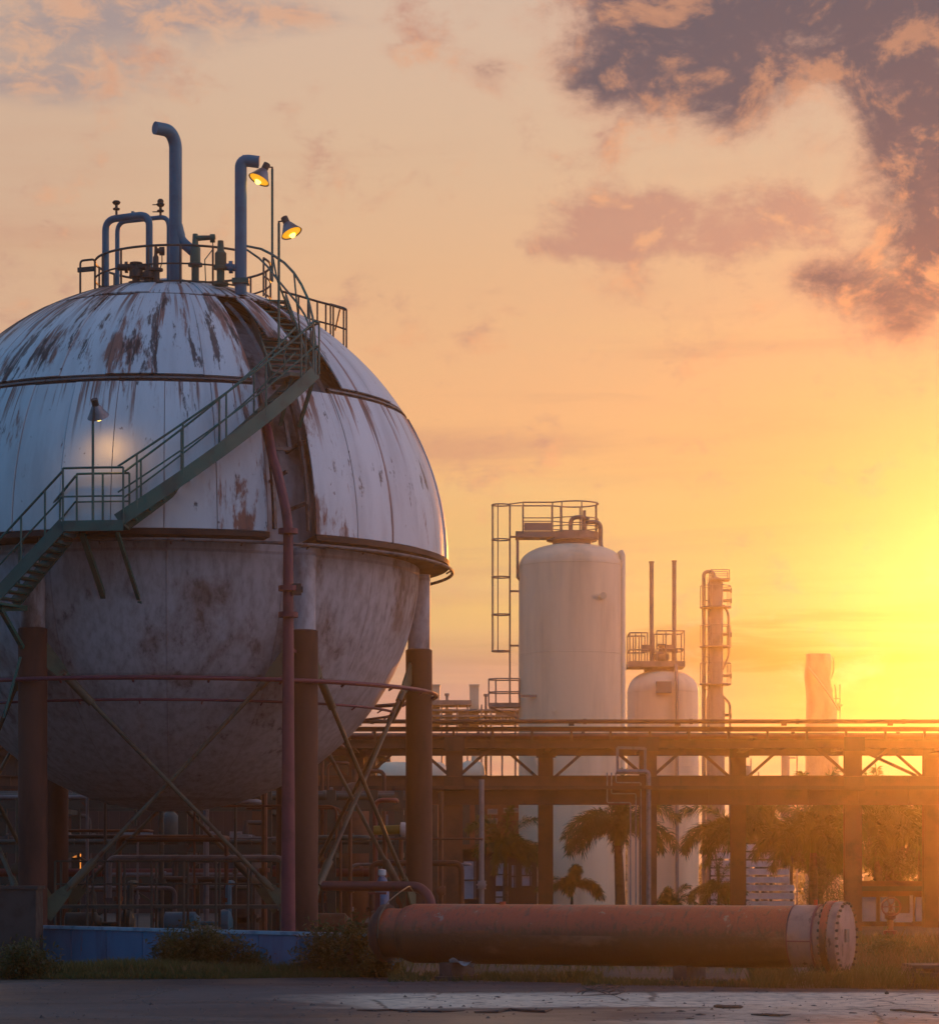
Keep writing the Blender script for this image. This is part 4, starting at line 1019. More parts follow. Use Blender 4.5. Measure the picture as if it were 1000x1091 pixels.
for y, z, r, mt, x0, x1, lb_ in (
  (D7-.05, 3.62, .065, M_PALEP, -60, 136, 'pale pipe on the top tier at the far left of the low rack'),
  (D7+.7, 3.66, .10, M_TEAL, -60, 430, 'teal pipe on the top tier of the low rack'),
  (D7+1.6, 3.70, .14, M_DARK, -60, 430, 'fat dark pipe on the top tier of the low rack'),
  (D7+2.4, 3.60, .05, M_PALEP, 120, 430, 'thin pale pipe at the back of the low rack top tier'),
  (D7-.05, 2.52, .06, M_TEAL, -60, 430, 'front teal pipe on the middle tier of the low rack'),
  (D7+.9, 2.56, .09, M_PALEP, 120, 400, 'pale pipe on the middle tier of the low rack'),
  (D7+1.9, 2.56, .12, M_DARK, -60, 430, 'fat dark pipe on the middle tier of the low rack'),
  (D7-.05, 1.70, .055, M_PALEP, 115, 265, 'thin pale pipe on the bottom tier of the low rack'),
  (D7+1.2, 1.74, .12, M_REDP, -60, 430, 'red pipe on the bottom tier of the low rack'),
  (D7+2.2, 1.70, .09, M_TEAL, -60, 430, 'teal pipe on the bottom tier of the low rack')):
    t = thing('rack_pipe', lb_, 'pipe', (X7((x0+x1)/2), y, z), 'pipes lying on the racks')
    MB().tube([(X7(x0), y, z), (X7(x1), y, z)], r, 10).build('pipe', mt, t)
    m = MB(); k = max(2, int((X7(x1)-X7(x0))/2.2))
    for j in range(k): m.lathe([(r*1.6,-.04),(r*1.6,.04)], (X7(x0)+.5+j*2.2+.13*i, y, z), 12, Matrix.Rotation(R_(90),4,'Y'))
    m.build('flange', mt, t)['kind'] = 'stuff'; i += 1
# upright lines and vessels
for x, d, z0, z1, r, mt, lb_ in (
  (93, 67, .0, 3.7, .035, M_PALEP, 'thin pale upright pipe near the leftmost brown leg'),
  (19, 66, 1.8, 3.5, .05, M_ROD, 'yellow green upright pipe at the left edge behind the leftmost leg'),
  (206, 66, .0, 2.0, .03, M_PALEP, 'thin pale upright pipe under the middle of the sphere'),
  (343, 72, .0, 5.0, .05, M_RACK, 'tall thin brown pipe just past the middle leg'),
  (349, 73, .0, 4.6, .035, M_RACK, 'thinner brown pipe beside the tall thin one'),
  (373, 66, .0, 3.2, .05, M_RACK, 'short brown upright pipe behind the crossing braces'),
  (399.5, 68, .0, 3.5, .06, M_REDP, 'reddish upright pipe left of the yellow pipe'),
  (427, 68, .0, 2.6, .05, M_RACK, 'brown upright pipe close behind the right leg'),
  (470, 78, .0, 4.0, .06, M_RACK, 'brown upright pipe between right leg and first rack column'),
  (513, 80, .0, 4.4, .07, M_FAR, 'pale upright pipe by the dark hut window')):
    t = thing('upright_pipe', lb_, 'pipe', (P(x,0,d).x, d, 0), 'upright pipes among the racks'); X = P(x,0,d).x
    m = MB(); m.tube(bend([(X,d,0),(X,d,z1),(X+.5,d,z1),(X+.5,d+.8,z1)], .2) if x not in (19, 470, 513, 427, 373) else [(X,d,0),(X,d,z1)], r, 8); m.build('pipe', mt, t)
    m = MB(); zv = 1.1+(x % 7)*.15; m.lathe([(r*1.8,-.12),(r*1.8,-.08),(r*1.3,-.07),(r*2.2,0),(r*1.3,.07),(r*1.8,.08),(r*1.8,.12)], (X, d, zv), 10); m.cyl((X,d-.02,zv), (X,d-.25,zv), .02, n=5); m.lathe([(.11,-.012),(.13,0),(.11,.012)], (X,d-.25,zv), 14, Matrix.Rotation(R_(90),4,'X')); m.build('valve', mt, t)
def vessel(label, x, d, r, z, mt=M_TEAL):
    X = P(x,0,d).x; t = thing('process_vessel', label, 'vessel', (X, d, 0)); m = MB()
    m.lathe([(r*.7,0),(r*.7,.4),(r,.55),(r,z-.35),(r*.8,z-.15),(r*.4,z-.03),(0,z)], (X,d,0), 24); m.build('shell', mt, t)
    m = MB(); m.cyl((X,d,z-.05), (X,d,z+.35), .08); m.tube(bend([(X,d,z+.3),(X+r+.4,d,z+.3),(X+r+.4,d,.5)], .2), .06, 8); m.build('pipe', mt, t)
    for k in (.4, .75): MB().lathe([(r+.03,-.05),(r+.03,.05)], (X,d,z*k), 24).build('stiffener', mt, t)
vessel('dark teal upright vessel under the middle of the sphere', 181, 75, .30, 3.4)
vessel('wider dark upright vessel behind the leftmost leg', 58, 77, .55, 3.0, M_DARK)
vessel('dark upright vessel behind the middle leg', 262, 76, .5, 2.8, M_DARK)
vessel('reddish upright vessel behind the crossing braces', 378, 79, .42, 4.3, M_RACK)
# pump sets on the ground below the low rack
def pump(label, x, d, mt):
    X = P(x,0,d).x; t = thing('pump_set', label, 'pump', (X, d, 0)); Y90 = Matrix.Rotation(R_(90),4,'Y')
    MB().box((X, d, .15), (1.7, .7, .3)).build('base', M_CONC, t, smooth=False)
    m = MB(); m.lathe([(.2,-.4),(.26,-.38),(.26,.3),(.2,.34),(.14,.42)], (X-.45,d,.6), 18, Y90); m.build('motor', mt, t)
    m = MB(); m.lathe([(.05,-.3),(.05,.2),(.3,.22),(.32,.3),(.32,.42),(.26,.46),(.12,.5)], (X+.2,d,.6), 18, Y90); m.tube(bend([(X+.6,d,.6),(X+.6,d,1.5),(X+.6,d+1,1.5)], .15), .08, 8); m.build('casing', mt, t)
pump('dark teal pump set on a concrete base behind the blue wall, near the leftmost leg', 110, 63, M_TEAL)
pump('blue pump set behind the blue wall, under the middle of the sphere', 215, 64, M_BLUEP)
pump('brown pump set behind the blue wall, between middle and right legs', 375, 62, M_RACK)
rq = random.Random(15); mats = [M_TEAL, M_DARK, M_RACK, M_PALEP, M_COL]; spots = ['left of the dark teal vessel','right of the dark teal vessel','near the leftmost brown leg','near the middle brown leg','close behind the blue wall','behind the crossing braces','below the pale lagged line','beside the wider dark vessel']
for k in range(26):
    x = 20+k*15.5+rq.uniform(-5,5); d = rq.uniform(64, 69); X = P(x,0,d).x; h = rq.choice([1.4, 2.0, 2.6, 3.3, 4.0])+rq.uniform(-.2,.2); r = rq.choice([.025,.035,.05,.07]); L = rq.uniform(1.2,4.5)*rq.choice([-1,1])
    mt = mats[k % 5]; kind = ['dark teal','black','rusty brown','dull grey','dark brown'][k % 5]; hs = ['knee high','chest high','head high','tall','taller'][[1.4,2.0,2.6,3.3,4.0].index(min([1.4,2.0,2.6,3.3,4.0], key=lambda q: abs(q-h)))]
    near = 'the leftmost leg' if x < 110 else 'the teal vessel' if x < 240 else 'the middle leg' if x < 335 else 'the right braces'
    t = thing('branch_pipe', f'{hs} {"thick" if r > .045 else "thin"} {kind} pipe near {near}, bending {"sunward" if L > 0 else "from the sun"}', 'pipe', (X, d, 0), 'bent branch pipes in the tangle under the sphere')
    MB().tube(bend([(X,d,0), (X,d,h), (X+L,d,h), (X+L,d+rq.uniform(.5,2.5),h)] if k % 3 else [(X,d,0), (X,d,h), (X+L,d,h), (X+L,d,h-rq.uniform(.5,1.2))], .18), r, 8).build('pipe', mt, t)
    MB().lathe([(r*1.9,-.05),(r*1.9,.05)], (X, d, h*.45), 10).build('flange', mt, t)
t = thing('walkway', 'long low railed walkway between the pipes behind the blue wall', 'walkway', (P(200,0,62).x, 62, 0)); xa, xb = P(62,0,62).x, P(300,0,62).x
MB().box(((xa+xb)/2, 62, 1.0), (xb-xa, .9, .08)).build('deck', M_TEAL, t, smooth=False)
for y in (61.55, 62.45):
    for z in (1.5, 2.0): MB().tube([(xa,y,z),(xb,y,z)], .022, 6).build('rail', M_TEAL, t)
for k in range(8):
    x = xa+(xb-xa)*k/7
    for y in (61.55, 62.45): MB().cyl((x,y,0), (x,y,2.0), .03, n=6).build('rail_post', M_TEAL, t)
# red line with elbow in front of the right leg
t = thing('red_pipe', 'red pipe bending down behind the near end of the rusty shell', 'pipe', P(400,945,51.5))
MB().tube(bend([P(345,944,52.4), P(447,945,51.2), P(459,958,51), P(459,990,51)], .28, 6), .095, 14).build('pipe', M_REDP, t)
m = MB(); X = P(402,0,51.8); m.box((X.x, 51.8, .7), (.10,.10,1.36)); m.box((X.x,51.8,1.37),(.34,.3,.04)); m.build('support', M_REDP, t)
t = thing('yellow_pipe', 'short yellow green pipe stub with pale end cap behind the right leg', 'pipe', P(412,885,62))
MB().cyl(P(398,885,62), P(426,884,62), .105, n=14).build('pipe', paint('yellow_green_paint', (.22,.20,.03), (.13,.12,.03), 2, .5, rust=.1), t)
MB().lathe([(.10,0),(.16,.02),(.16,.10),(.11,.20),(0,.22)], P(426,884,62), 14, Matrix.Rotation(R_(90),4,'Y')).build('end_cap', M_WHITEP, t)
m = MB(); X = P(410,0,62).x; m.cyl((X,62,0), (X,62,P(0,885,62).z), .05); m.build('support', M_RACK, t)
t = thing('blue_post', 'upright blue capped cylinder behind the tail of the rusty shell', 'gas cylinder', (P(407,0,57).x, 57, 0)); o = Vector((P(407,0,57).x, 57, 0)); zt_ = P(0,926,57).z
MB().lathe([(.135,0),(.14,.03),(.14,zt_-.35),(.10,zt_-.22),(.05,zt_-.15)], o, 18).build('body', paint('worn_blue_paint', (.06,.13,.26), (.05,.08,.14), 3, .45, rust=.15), t)
MB().lathe([(.05,zt_-.15),(.08,zt_-.12),(.08,zt_-.02),(0,zt_)], o, 14).build('cap', M_WHITEP, t)
t = thing('hose', 'grey hose looped over the tail of the rusty shell', 'hose', P(415,970,45.6))
MB().tube(bend([P(402,1000,44.9), P(403,978,44.9), P(412,962,45.2), P(424,952,45.8), P(436,944,47), P(440,950,48.5)], .3, 5), .011, 6).build('hose_line', M_ROD, t)
# dark hut with pale windows behind the first palm
D8 = 98.0
t = thing('control_hut', 'dark control hut with pale blue windows behind the first palm', 'building', (P(525,0,D8).x, D8+2, 0))
xa, xb = P(486,0,D8).x, P(572,0,D8).x; zh = P(0,905,D8).z
MB().box(((xa+xb)/2, D8+2, zh/2), (xb-xa, 4, zh)).build('wall', M_SHED, t, smooth=False)
MB().box(((xa+xb)/2, D8+1.9, zh+.08), (xb-xa+.5, 4.6, .16)).build('roof', M_RACK, t, smooth=False)
M_WINP = paint('pale_blue_window_paint', (.34,.42,.50), (.25,.31,.38), 2, .4)
for x0, x1, y0, y1 in ((494,506.5,918,958), (528,541,920,944), (528,541,950,962), (545,549,922,946), (556,566,922,944)):
    a, b = P(x0,y1,D8-.05), P(x1,y0,D8-.05); f = MB().box(((a.x+b.x)/2, D8-.04, (a.z+b.z)/2), (b.x-a.x, .10, b.z-a.z)).build('window', M_WINP, t, smooth=False)
    m = MB(); m.box(((a.x+b.x)/2, D8-.11, (a.z+b.z)/2), (b.x-a.x, .03, .05)); m.box((b.x-.04, D8-.11, (a.z+b.z)/2), (.05, .03, b.z-a.z)); m.build('mullion', M_DARK, f, smooth=False)
# slatted white screen and white panelled wall on the right
D9 = 99.0
M_SLAT = paint('white_slat_paint', (.60,.60,.62), (.42,.41,.42), 2, .5)
t = thing('slatted_screen', 'white horizontal slatted screen behind the palms, before the white panel wall', 'screen', (P(800,0,D9).x, D9, 0))
for k in range(8):
    y = 900+k*8.6; xr = 840 if k < 5 else 846
    a, b = P(757,y+6.6,D9), P(xr,y,D9); m = MB(); m.box(((a.x+b.x)/2, D9-.1+.02*k, (a.z+b.z)/2), (b.x-a.x, .06, b.z-a.z), m=Matrix.Rotation(R_(-12),4,'X')); m.build('slat', M_SLAT, t, smooth=False)
m = MB()
for x in (757, 780, 806, 821, 843): m.box((P(x,0,D9).x, D9+.08, 1.35), (.10,.10,2.7))
m.build('post', M_DARK, t, smooth=False)
D10 = 92.0
t = thing('panel_wall', 'white panelled wall with dark window under the trees at the far right', 'wall', (P(960,0,D10).x, D10, 0))
x10 = lambda x: P(x,0,D10).x; z10 = lambda y: P(0,y,D10).z
MB().box(((x10(905)+x10(1080))/2, D10+.3, z10(939)/2), (x10(1080)-x10(905), .4, z10(939))).build('back_wall', M_RACK, t, smooth=False)
for x0, x1, y1 in ((918,933,982), (937.5,953,982), (975,984.5,982), (996,1012,982), (1016,1030,982)):
    MB().box(((x10(x0)+x10(x1))/2, D10+.05, (z10(956)+z10(y1))/2), (x10(x1)-x10(x0), .10, z10(956)-z10(y1))).build('white_panel', M_SLAT, t, smooth=False)
MB().box(((x10(953)+x10(971))/2, D10+.05, (z10(978)+z10(982))/2+.06), (x10(971)-x10(953), .10, .3)).build('white_panel', M_SLAT, t, smooth=False)
f = MB().box(((x10(953)+x10(969))/2, D10+.06, (z10(955)+z10(975))/2), (x10(969)-x10(953), .06, z10(955)-z10(975))).build('window', M_DARK, t, smooth=False)
MB().bar((x10(970.5), D10+.02, z10(954)), (x10(970.5), D10+.02, z10(982)), .10, .06, up=(0,1,0)).build('frame', M_SLAT, f, smooth=False)
MB().box(((x10(905)+x10(1080))/2, D10, z10(947)), (x10(1080)-x10(905), .7, .16)).build('coping', M_DARK, t, smooth=False)
t = thing('hand_wheel_valve', 'red handwheel valve in front of the white panel wall', 'valve', (P(948,0,80).x, 80, 0)); X = P(948,0,80).x
MB().lathe([(.2,0),(.2,.1),(.09,.12),(.09,.4),(.16,.45),(.16,.6),(.05,.65),(.05,.85)], (X,80,0), 14).build('body', M_REDP, t)
m = MB(); c = Vector((X,79.8,.78)); m.tube([c+Vector((.26*math.cos(a),0,.26*math.sin(a))) for a in [i*math.pi/10 for i in range(20)]], .03, 6, closed=True)
for a in (0, 60, 120): m.bar(c-Vector((.25*math.cos(R_(a)),0,.25*math.sin(R_(a)))), c+Vector((.25*math.cos(R_(a)),0,.25*math.sin(R_(a)))), .03)
m.build('handwheel', M_REDP, t)

# ------------------------------------------------------------------ vegetation
def leafmat(name, c1, c2, trans=.45):
    m, nt, b, oc, (x, y, z) = newmat(name)
    n = noise(oc, 1.4, 4, .6); col = mixc(smooth(n, .35, .65), c1, c2)
    nt.links.new(col, b.inputs['Base Color']); b.inputs['Roughness'].default_value = .55
    tr = nt.nodes.new('ShaderNodeBsdfTranslucent'); nt.links.new(mixc(.5, col, (.16,.15,.02)), tr.inputs[0])
    mx = nt.nodes.new('ShaderNodeMixShader'); mx.inputs[0].default_value = trans
    nt.links.new(b.outputs[0], mx.inputs[1]); nt.links.new(tr.outputs[0], mx.inputs[2]); nt.links.new(mx.outputs[0], nt.nodes['Material Output'].inputs[0]); return m
M_PALM = leafmat('palm_leaf', (.035,.10,.02), (.075,.13,.022), .35); M_LEAF = leafmat('shrub_leaf', (.03,.06,.02), (.055,.075,.025), .3)
M_TREE = leafmat('tree_leaf', (.035,.065,.018), (.06,.08,.02), .22)
M_TRUNK = paint('palm_trunk_bark', (.10,.075,.055), (.05,.04,.03), 4, .85, stretch=3, bs=.4)
class Raw:
    def __init__(s): s.v = []; s.f = []
    def leaf(s, p, d, up, L, w, droop=.0):
        d = d.normalized(); sd = d.cross(up); sd = sd.normalized() if sd.length > 1e-4 else d.orthogonal().normalized()
        i = len(s.v); mid = p+d*L*.55; tip = p+d*L-Vector((0,0,droop*L))
        s.v += [p, mid+sd*w/2, tip, mid-sd*w/2]; s.f.append((i,i+1,i+2,i+3))
    def build(s, name, mat, parent=None, loc=(0,0,0)):
        loc = WL(parent) if parent else Vector(loc)
        me = bpy.data.meshes.new(name); me.from_pydata([tuple(q-loc) for q in s.v], [], s.f); me.materials.append(mat)
        o = bpy.data.objects.new(name, me); C.objects.link(o)
        if parent: o.parent = parent
        else: o.location = loc
        return o
def palm(label, x, d, zc, L, nf, seed, r=.13, lean=0, full=1.0):
    rr = random.Random(seed); X = P(x,0,d).x; t = thing('palm_tree', label, 'palm', (X, d, 0), 'plumed palms behind the pipe rack')
    c = Vector((X+lean, d, zc)); pts = [Vector((X+lean*(i/6)**1.5, d, zc*i/6)) for i in range(7)]
    MB().tube(pts, [r*1.35, r*1.05, r, r*.95, r*.9, r*.85, r*.6], 12).build('trunk', M_TRUNK, t)
    MB().tube([c-Vector((0,0,.1)), c+Vector((0,0,.5))], [r*.75, r*.35], 10).build('crownshaft', M_PALM, t)
    R = Raw(); c = c+Vector((0,0,.35))
    nf = int(nf*1.3)
    for k in range(nf):
        a = 2*math.pi*k/nf*1.618*2+rr.uniform(-.3,.3); e = R_(rr.choice([80,65,50,38,25])+rr.uniform(-8,8)); Lf = L*rr.uniform(.85,1.1)
        dirn = Vector((math.cos(a)*math.cos(e), math.sin(a)*math.cos(e), math.sin(e))); p = c.copy(); n = 18; q = [p.copy()]
        for i in range(n):
            p = p+dirn*Lf/n; dirn = (dirn+Vector((0,0,-.095-.07*(i/n)))).normalized(); q.append(p.copy())
        for i in range(n):                    # rachis as a thin strip, both ways up
            w = .03*(1-i/n)+.008; s_ = (q[i+1]-q[i]).cross(Vector((0,0,1))); s_ = s_.normalized()*w if s_.length > 1e-5 else Vector((w,0,0))
            j = len(R.v); R.v += [q[i]-s_, q[i]+s_, q[i+1]+s_, q[i+1]-s_]; R.f.append((j,j+1,j+2,j+3))
            if i < 2: continue
            ax = (q[i+1]-q[i]).normalized(); u = ax.orthogonal().normalized(); v_ = ax.cross(u)
            for k2 in range(int(18*full)):
                b = rr.uniform(0, 2*math.pi); ln = (.50 if i < n-4 else .34)*rr.uniform(.7,1.1)*L/2.2
                R.leaf(q[i].lerp(q[i+1], rr.random()), u*math.cos(b)+v_*math.sin(b)+ax*.75+Vector((0,0,-.15)), ax, ln, .042*L/2.2, .25)
    R.build('crown', M_PALM, t)
DP = 93.5
palm('small upright plumed palm in front of the dark hut windows', 538, DP, 2.05, 1.7, 11, 1, .09)
palm('large drooping plumed palm before the tall white tank', 661, DP, 2.75, 2.25, 13, 2, .17, -.1)
palm('drooping plumed palm reaching over the slatted screen', 781, DP+1, 2.75, 2.2, 14, 3, .13)
palm('dense golden green palm on the sunset side of the slatted screen', 866, DP-.5, 2.5, 2.3, 22, 4, .15, 0, 1.2)
palm('palm hanging over the white panel wall beside the rack column', 935, DP+1.5, 2.7, 2.2, 18, 5, .14, 0, 1.1)
palm('last palm of the row, at the far right edge over the white wall', 981, DP+2, 2.6, 2.2, 16, 6, .14)
palm('knee high young palm at the foot of the short white tank', 718, 88.2, .35, .9, 9, 7, .05)
palm('young palm leaning by the large palm trunk', 609, DP-1, .9, 1.25, 10, 8, .06)
palm('young bushy palm beside the slatted screen', 765, DP-2, .8, 1.2, 11, 9, .06)
def tree(label, x, d, y0, y1, wpx, seed, n):
    rr = random.Random(seed); X = P(x,0,d).x; z0, z1 = P(0,y1,d).z, P(0,y0,d).z; w = wpx*d/F/2
    t = thing('broadleaf_tree', label, 'tree', (X, d, 0)); St = MB(); R = Raw(); cl = []
    for k in range(22):
        a, e = rr.uniform(0, 6.28), rr.uniform(-.5, 1.0); q = Vector((X+w*.8*math.cos(a)*math.cos(e*1.2), d+w*.8*math.sin(a)*math.cos(e*1.2), (z0+z1)/2+(z1-z0)*.45*math.sin(e*1.2))); cl.append((q, w*rr.uniform(.28,.48)))
        St.tube([(X, d, z0*.7), Vector((X, d, z0))*.5+q*.5, q], [.07,.045,.012], 6)
    St.tube([(X, d, 0), (X+.08, d, z0*.5), (X, d, z0+.3)], [.17,.13,.08], 10); St.build('trunk', M_TRUNK, t)
    for k in range(n):
        q, r = rr.choice(cl); u = Vector((rr.gauss(0,1), rr.gauss(0,1), rr.gauss(0,1))).normalized()*r*rr.random()**.4
        R.leaf(q+u, Vector((rr.uniform(-1,1), rr.uniform(-1,1), rr.uniform(-.9,.5))), Vector((rr.uniform(-.5,.5), rr.uniform(-.5,.5), 1)), rr.uniform(.14,.26), rr.uniform(.06,.12), .2)
    R.build('crown', M_TREE, t)
tree('round leafy tree filling the gap behind the dense golden palm', 872, 104, 858, 950, 70, 41, 7000)
tree('leafy tree behind the white panel wall, between the last two rack columns', 950, 106, 858, 946, 78, 42, 8000)
tree('small leafy tree in the shade behind the slatted screen', 812, 108, 866, 930, 44, 43, 3500)
def bush(label, x0, x1, ytop, d, seed, n, mat=M_LEAF, peaks=None):
    rr = random.Random(seed); a, b = P(x0,0,d).x, P(x1,0,d).x; h = P(0,ytop,d).z; cx_ = (a+b)/2
    t = thing('bush', label, 'bush', (cx_, d, 0)); R = Raw(); St = MB()
    cl = []
    for k in range(26):
        u = rr.uniform(-1,1); hh = h*(1-abs(u)**2.2*.75)*rr.uniform(.6,1.0); cl.append(Vector((cx_+u*(b-a)*.44, d+rr.uniform(-.5,.5), hh)))
        St.tube([(cx_+u*(b-a)*.2, d, 0), cl[-1]*.6+Vector((cx_+u*(b-a)*.25, d, 0))*.4, cl[-1]], [.018,.012,.004], 5)
    for k in range(n):
        c = rr.choice(cl); tt = rr.random()**.6; p = Vector((cx_+(c.x-cx_)*(.5+.5*tt), c.y, c.z*tt))+Vector((rr.gauss(0,.12), rr.gauss(0,.12), rr.gauss(0,.09)))
        if p.z < .02: p.z = rr.uniform(.02,.2)
        R.leaf(p, Vector((rr.uniform(-1,1), rr.uniform(-1,1), rr.uniform(-.1,1.2))), Vector((rr.uniform(-.3,.3), rr.uniform(-.3,.3), 1)), rr.uniform(.07,.17), rr.uniform(.02,.05), .2)
    St.build('stem', M_TRUNK, t); R.build('foliage', mat, t)
bush('broad dark bush in front of the blue wall', 150, 285, 986, 48.3, 21, 8000)
bush('pointed green bush in front of the blue wall beside the rusty shell', 312, 425, 978, 46.6, 22, 5000, M_TREE)
bush('low weeds bush under the concrete block at the left edge', -10, 60, 1005, 46.5, 23, 2500)
bush('low shrub under the dense golden palm behind the bolted end cover', 842, 915, 922, 100, 31, 4000, M_TREE)
bush('low shrub at the foot of the slatted screen', 745, 800, 938, 96, 32, 2500, M_TREE)
bush('low dry bush past the bolted end of the rusty shell', 915, 975, 1004, 52, 24, 2500, M_TREE)
# grass
def grass(name, areas, mat, seed):
    rr = random.Random(seed); R = Raw()
    for x0, x1, d0, d1, n, h0, h1 in areas:
        for k in range(n):
            d = rr.uniform(d0, d1); x = rr.uniform(x0, x1); X = P(x,0,d).x
            g = math.sin(X*1.7+seed)+math.sin(X*.61+d*1.3)+math.sin(d*2.1+X*.3)
            if g < rr.uniform(-2.2, .6): continue
            h = rr.uniform(h0, h1)*(1+.3*g/2); a = rr.uniform(0, 2*math.pi)
            R.leaf(Vector((X, d, 0)), Vector((math.cos(a)*.35, math.sin(a)*.35, 1)), Vector((math.cos(a+1.5), math.sin(a+1.5), 0)), h, rr.uniform(.012,.028), .12)
    tag(R.build(name, mat), kind='stuff')
M_GRASS = leafmat('grass_blade', (.035,.075,.018), (.085,.095,.03), .3); M_DRY = leafmat('dry_grass_blade', (.14,.10,.05), (.09,.08,.03), .3)
grass('grass', [(-40, 430, 46.4, 48.6, 11000, .10, .34), (-40, 420, 46.0, 46.5, 3500, .05, .16), (415, 640, 44.0, 46.0, 2500, .06, .22), (620, 830, 42.6, 44.2, 2200, .05, .18), (800, 1060, 41.6, 47.5, 9000, .12, .36), (860, 1080, 47, 70, 9000, .12, .4), (430, 900, 46.5, 80, 7000, .15, .4)], M_GRASS, 5)
grass('dry_grass', [(880, 1060, 46, 66, 4500, .15, .5), (-40, 420, 46.2, 48.0, 1600, .10, .3), (700, 1000, 42.3, 43.8, 900, .05, .2)], M_DRY, 9)
# far tree line closing the horizon
rr = random.Random(77); R = Raw()
for k in range(420):
    X = rr.uniform(-90, 110); d = rr.uniform(215, 250); h = 4.2+2.0*math.sin(X*.21)+1.3*math.sin(X*.67+1)+rr.uniform(-.8,.8)
    if -2 < X < 40: h *= .62
    for j in range(46):
        p = Vector((X+rr.gauss(0,1.6), d+rr.gauss(0,1.6), max(.1, h*rr.random()**.5+rr.gauss(0,.3))))
        R.leaf(p, Vector((rr.uniform(-1,1), rr.uniform(-1,1), rr.uniform(-.6,1))), Vector((rr.uniform(-1,1), 0, 1)), rr.uniform(.5,1.1), rr.uniform(.3,.7), .1)
tag(R.build('tree_line', leafmat('far_leaf', (.03,.05,.018), (.05,.065,.02), .05)), kind='stuff')

# ------------------------------------------------------------------ litter
M_WOOD = paint('old_wood', (.10,.075,.055), (.05,.04,.03), 5, .85); M_RAG = paint('white_rag_cloth', (.62,.62,.66), (.4,.4,.44), 8, .8)
def gp(x, y): d = EYE*F/(y-HZ); return Vector(((x-500)*d/F, d, .035))
def stick(label, pts, r, mat=M_DARK, name='stick', cat='stick'):
    q = [gp(x,y)+Vector((0,0,r*.8)) for x, y in pts]; o = MB().tube(q, [r*.5]+[r]*(len(q)-2)+[r*.4], 7).build(name, mat, loc=q[len(q)//2]); tag(o, label, cat)
stick('long thin dark strip lying on the bare concrete in front of the shell', [(380,1080.5),(400,1081),(415,1080),(432,1081.5),(470,1082),(495,1081)], .014, M_DARK, 'rubber_strip', 'strip')
stick('thicker dark strip end next to the long thin one', [(505,1083),(530,1082.5),(543,1080),(560,1081.5),(580,1082.5),(588,1080)], .02, M_DARK, 'rubber_strip', 'strip')
stick('short stout dark stick on the concrete under the shell middle', [(760,1076.9),(764,1077),(772,1077.7),(781,1077.8),(788,1077.6),(791,1077.5)], .025, M_WOOD)
stick('long dark twig on the concrete at the bottom right', [(948,1080.5),(962,1081),(975,1082.5),(1002,1084)], .018, M_WOOD)
stick('forked twig at the bottom edge of the concrete', [(800,1085.5),(815,1086),(830,1086.5),(842,1085.5)], .018, M_WOOD)
stick('upright splinter on the concrete near the bolted end', [(943,1063),(944.5,1062),(946,1063)], .03, M_WOOD)
def clod(label, x, y, s, mat=M_DARK):
    rr = random.Random(int(x*7+y)); m = MB(); bmesh.ops.create_icosphere(m.b, subdivisions=2, radius=1); c = gp(x,y); s *= .55
    for v in m.b.verts: v.co = Vector((v.co.x*s*rr.uniform(.8,1.3)*1.4, v.co.y*s*rr.uniform(.8,1.3), max(-.1, v.co.z)*s*.5*rr.uniform(.7,1.2)))+c
    tag(m.build('debris_clod', mat, loc=c), label, 'debris', 'clods scattered on the apron')
for x, y, s, lab in ((725,1081,.07,'flat dark clod left of the stout stick'),(746,1085,.08,'dark clod below the stout stick'),(735,1089,.06,'dark lump at the bottom edge near the stout stick'),(867,1075,.05,'small clod right of the stout stick'),(908,1083,.07,'dark clod before the long twig'),(530,1065.5,.06,'dark clod on the pale strip of concrete'),(586,1071.5,.04,'tiny clod beyond the thick strip'),(458,1068.5,.03,'tiny clod at the left of the pale strip'),(438,1046.5,.05,'small stone at the apron edge by the shell tail'),(732,1054,.07,'dark clod at the apron edge by the saddle'),(612,1077,.04,'tiny clod under the wire tangle'),(660,1080,.05,'small clod before the stout stick'),(695,1082,.03,'tiny clod between the two sticks')):
    clod(lab, x, y, s)
pb = bmesh.new(); rr = random.Random(8)
for k in range(700):
    x, y = rr.uniform(-20,1020), rr.uniform(1046,1092)**1; c = gp(x,y); r = rr.choice([.008,.012,.018,.03])*rr.uniform(.7,1.3)
    q = [Vector((math.cos(a)*r*rr.uniform(.7,1.4), math.sin(a)*r*rr.uniform(.7,1.4), 0)) for a in (0,1.57,3.14,4.71)]
    b4 = [pb.verts.new(c+v-Vector((0,0,.004))) for v in q]; tp = pb.verts.new(c+Vector((rr.uniform(-.3,.3)*r, 0, r*rr.uniform(.4,.9))))
    for i in range(4): pb.faces.new((b4[i], b4[(i+1)%4], tp))
me = bpy.data.meshes.new('gravel'); pb.to_mesh(me); pb.free(); me.materials.append(paint('gravel_grit', (.10,.09,.08), (.03,.03,.03), 9, .85)); o = bpy.data.objects.new('gravel', me); C.objects.link(o); o['kind'] = 'stuff'
rr = random.Random(5); pts = []
for k in range(60): 
    a = k*.55; c = gp(642+9*math.sin(k*.21)+rr.uniform(-1,1), 1063+1.5*math.sin(k*.13)); pts.append(c+Vector((.24*math.cos(a), .34*math.sin(a), .02+.10*abs(math.sin(k*.37)))))
pts = [gp(596,1063.5), gp(620,1063.8)]+pts+[gp(668,1070)]
tag(MB().tube(pts, .006, 5).build('wire_tangle', M_DARK, loc=gp(640,1063)), 'tangle of thin dark wire on the concrete in front of the shell', 'wire')
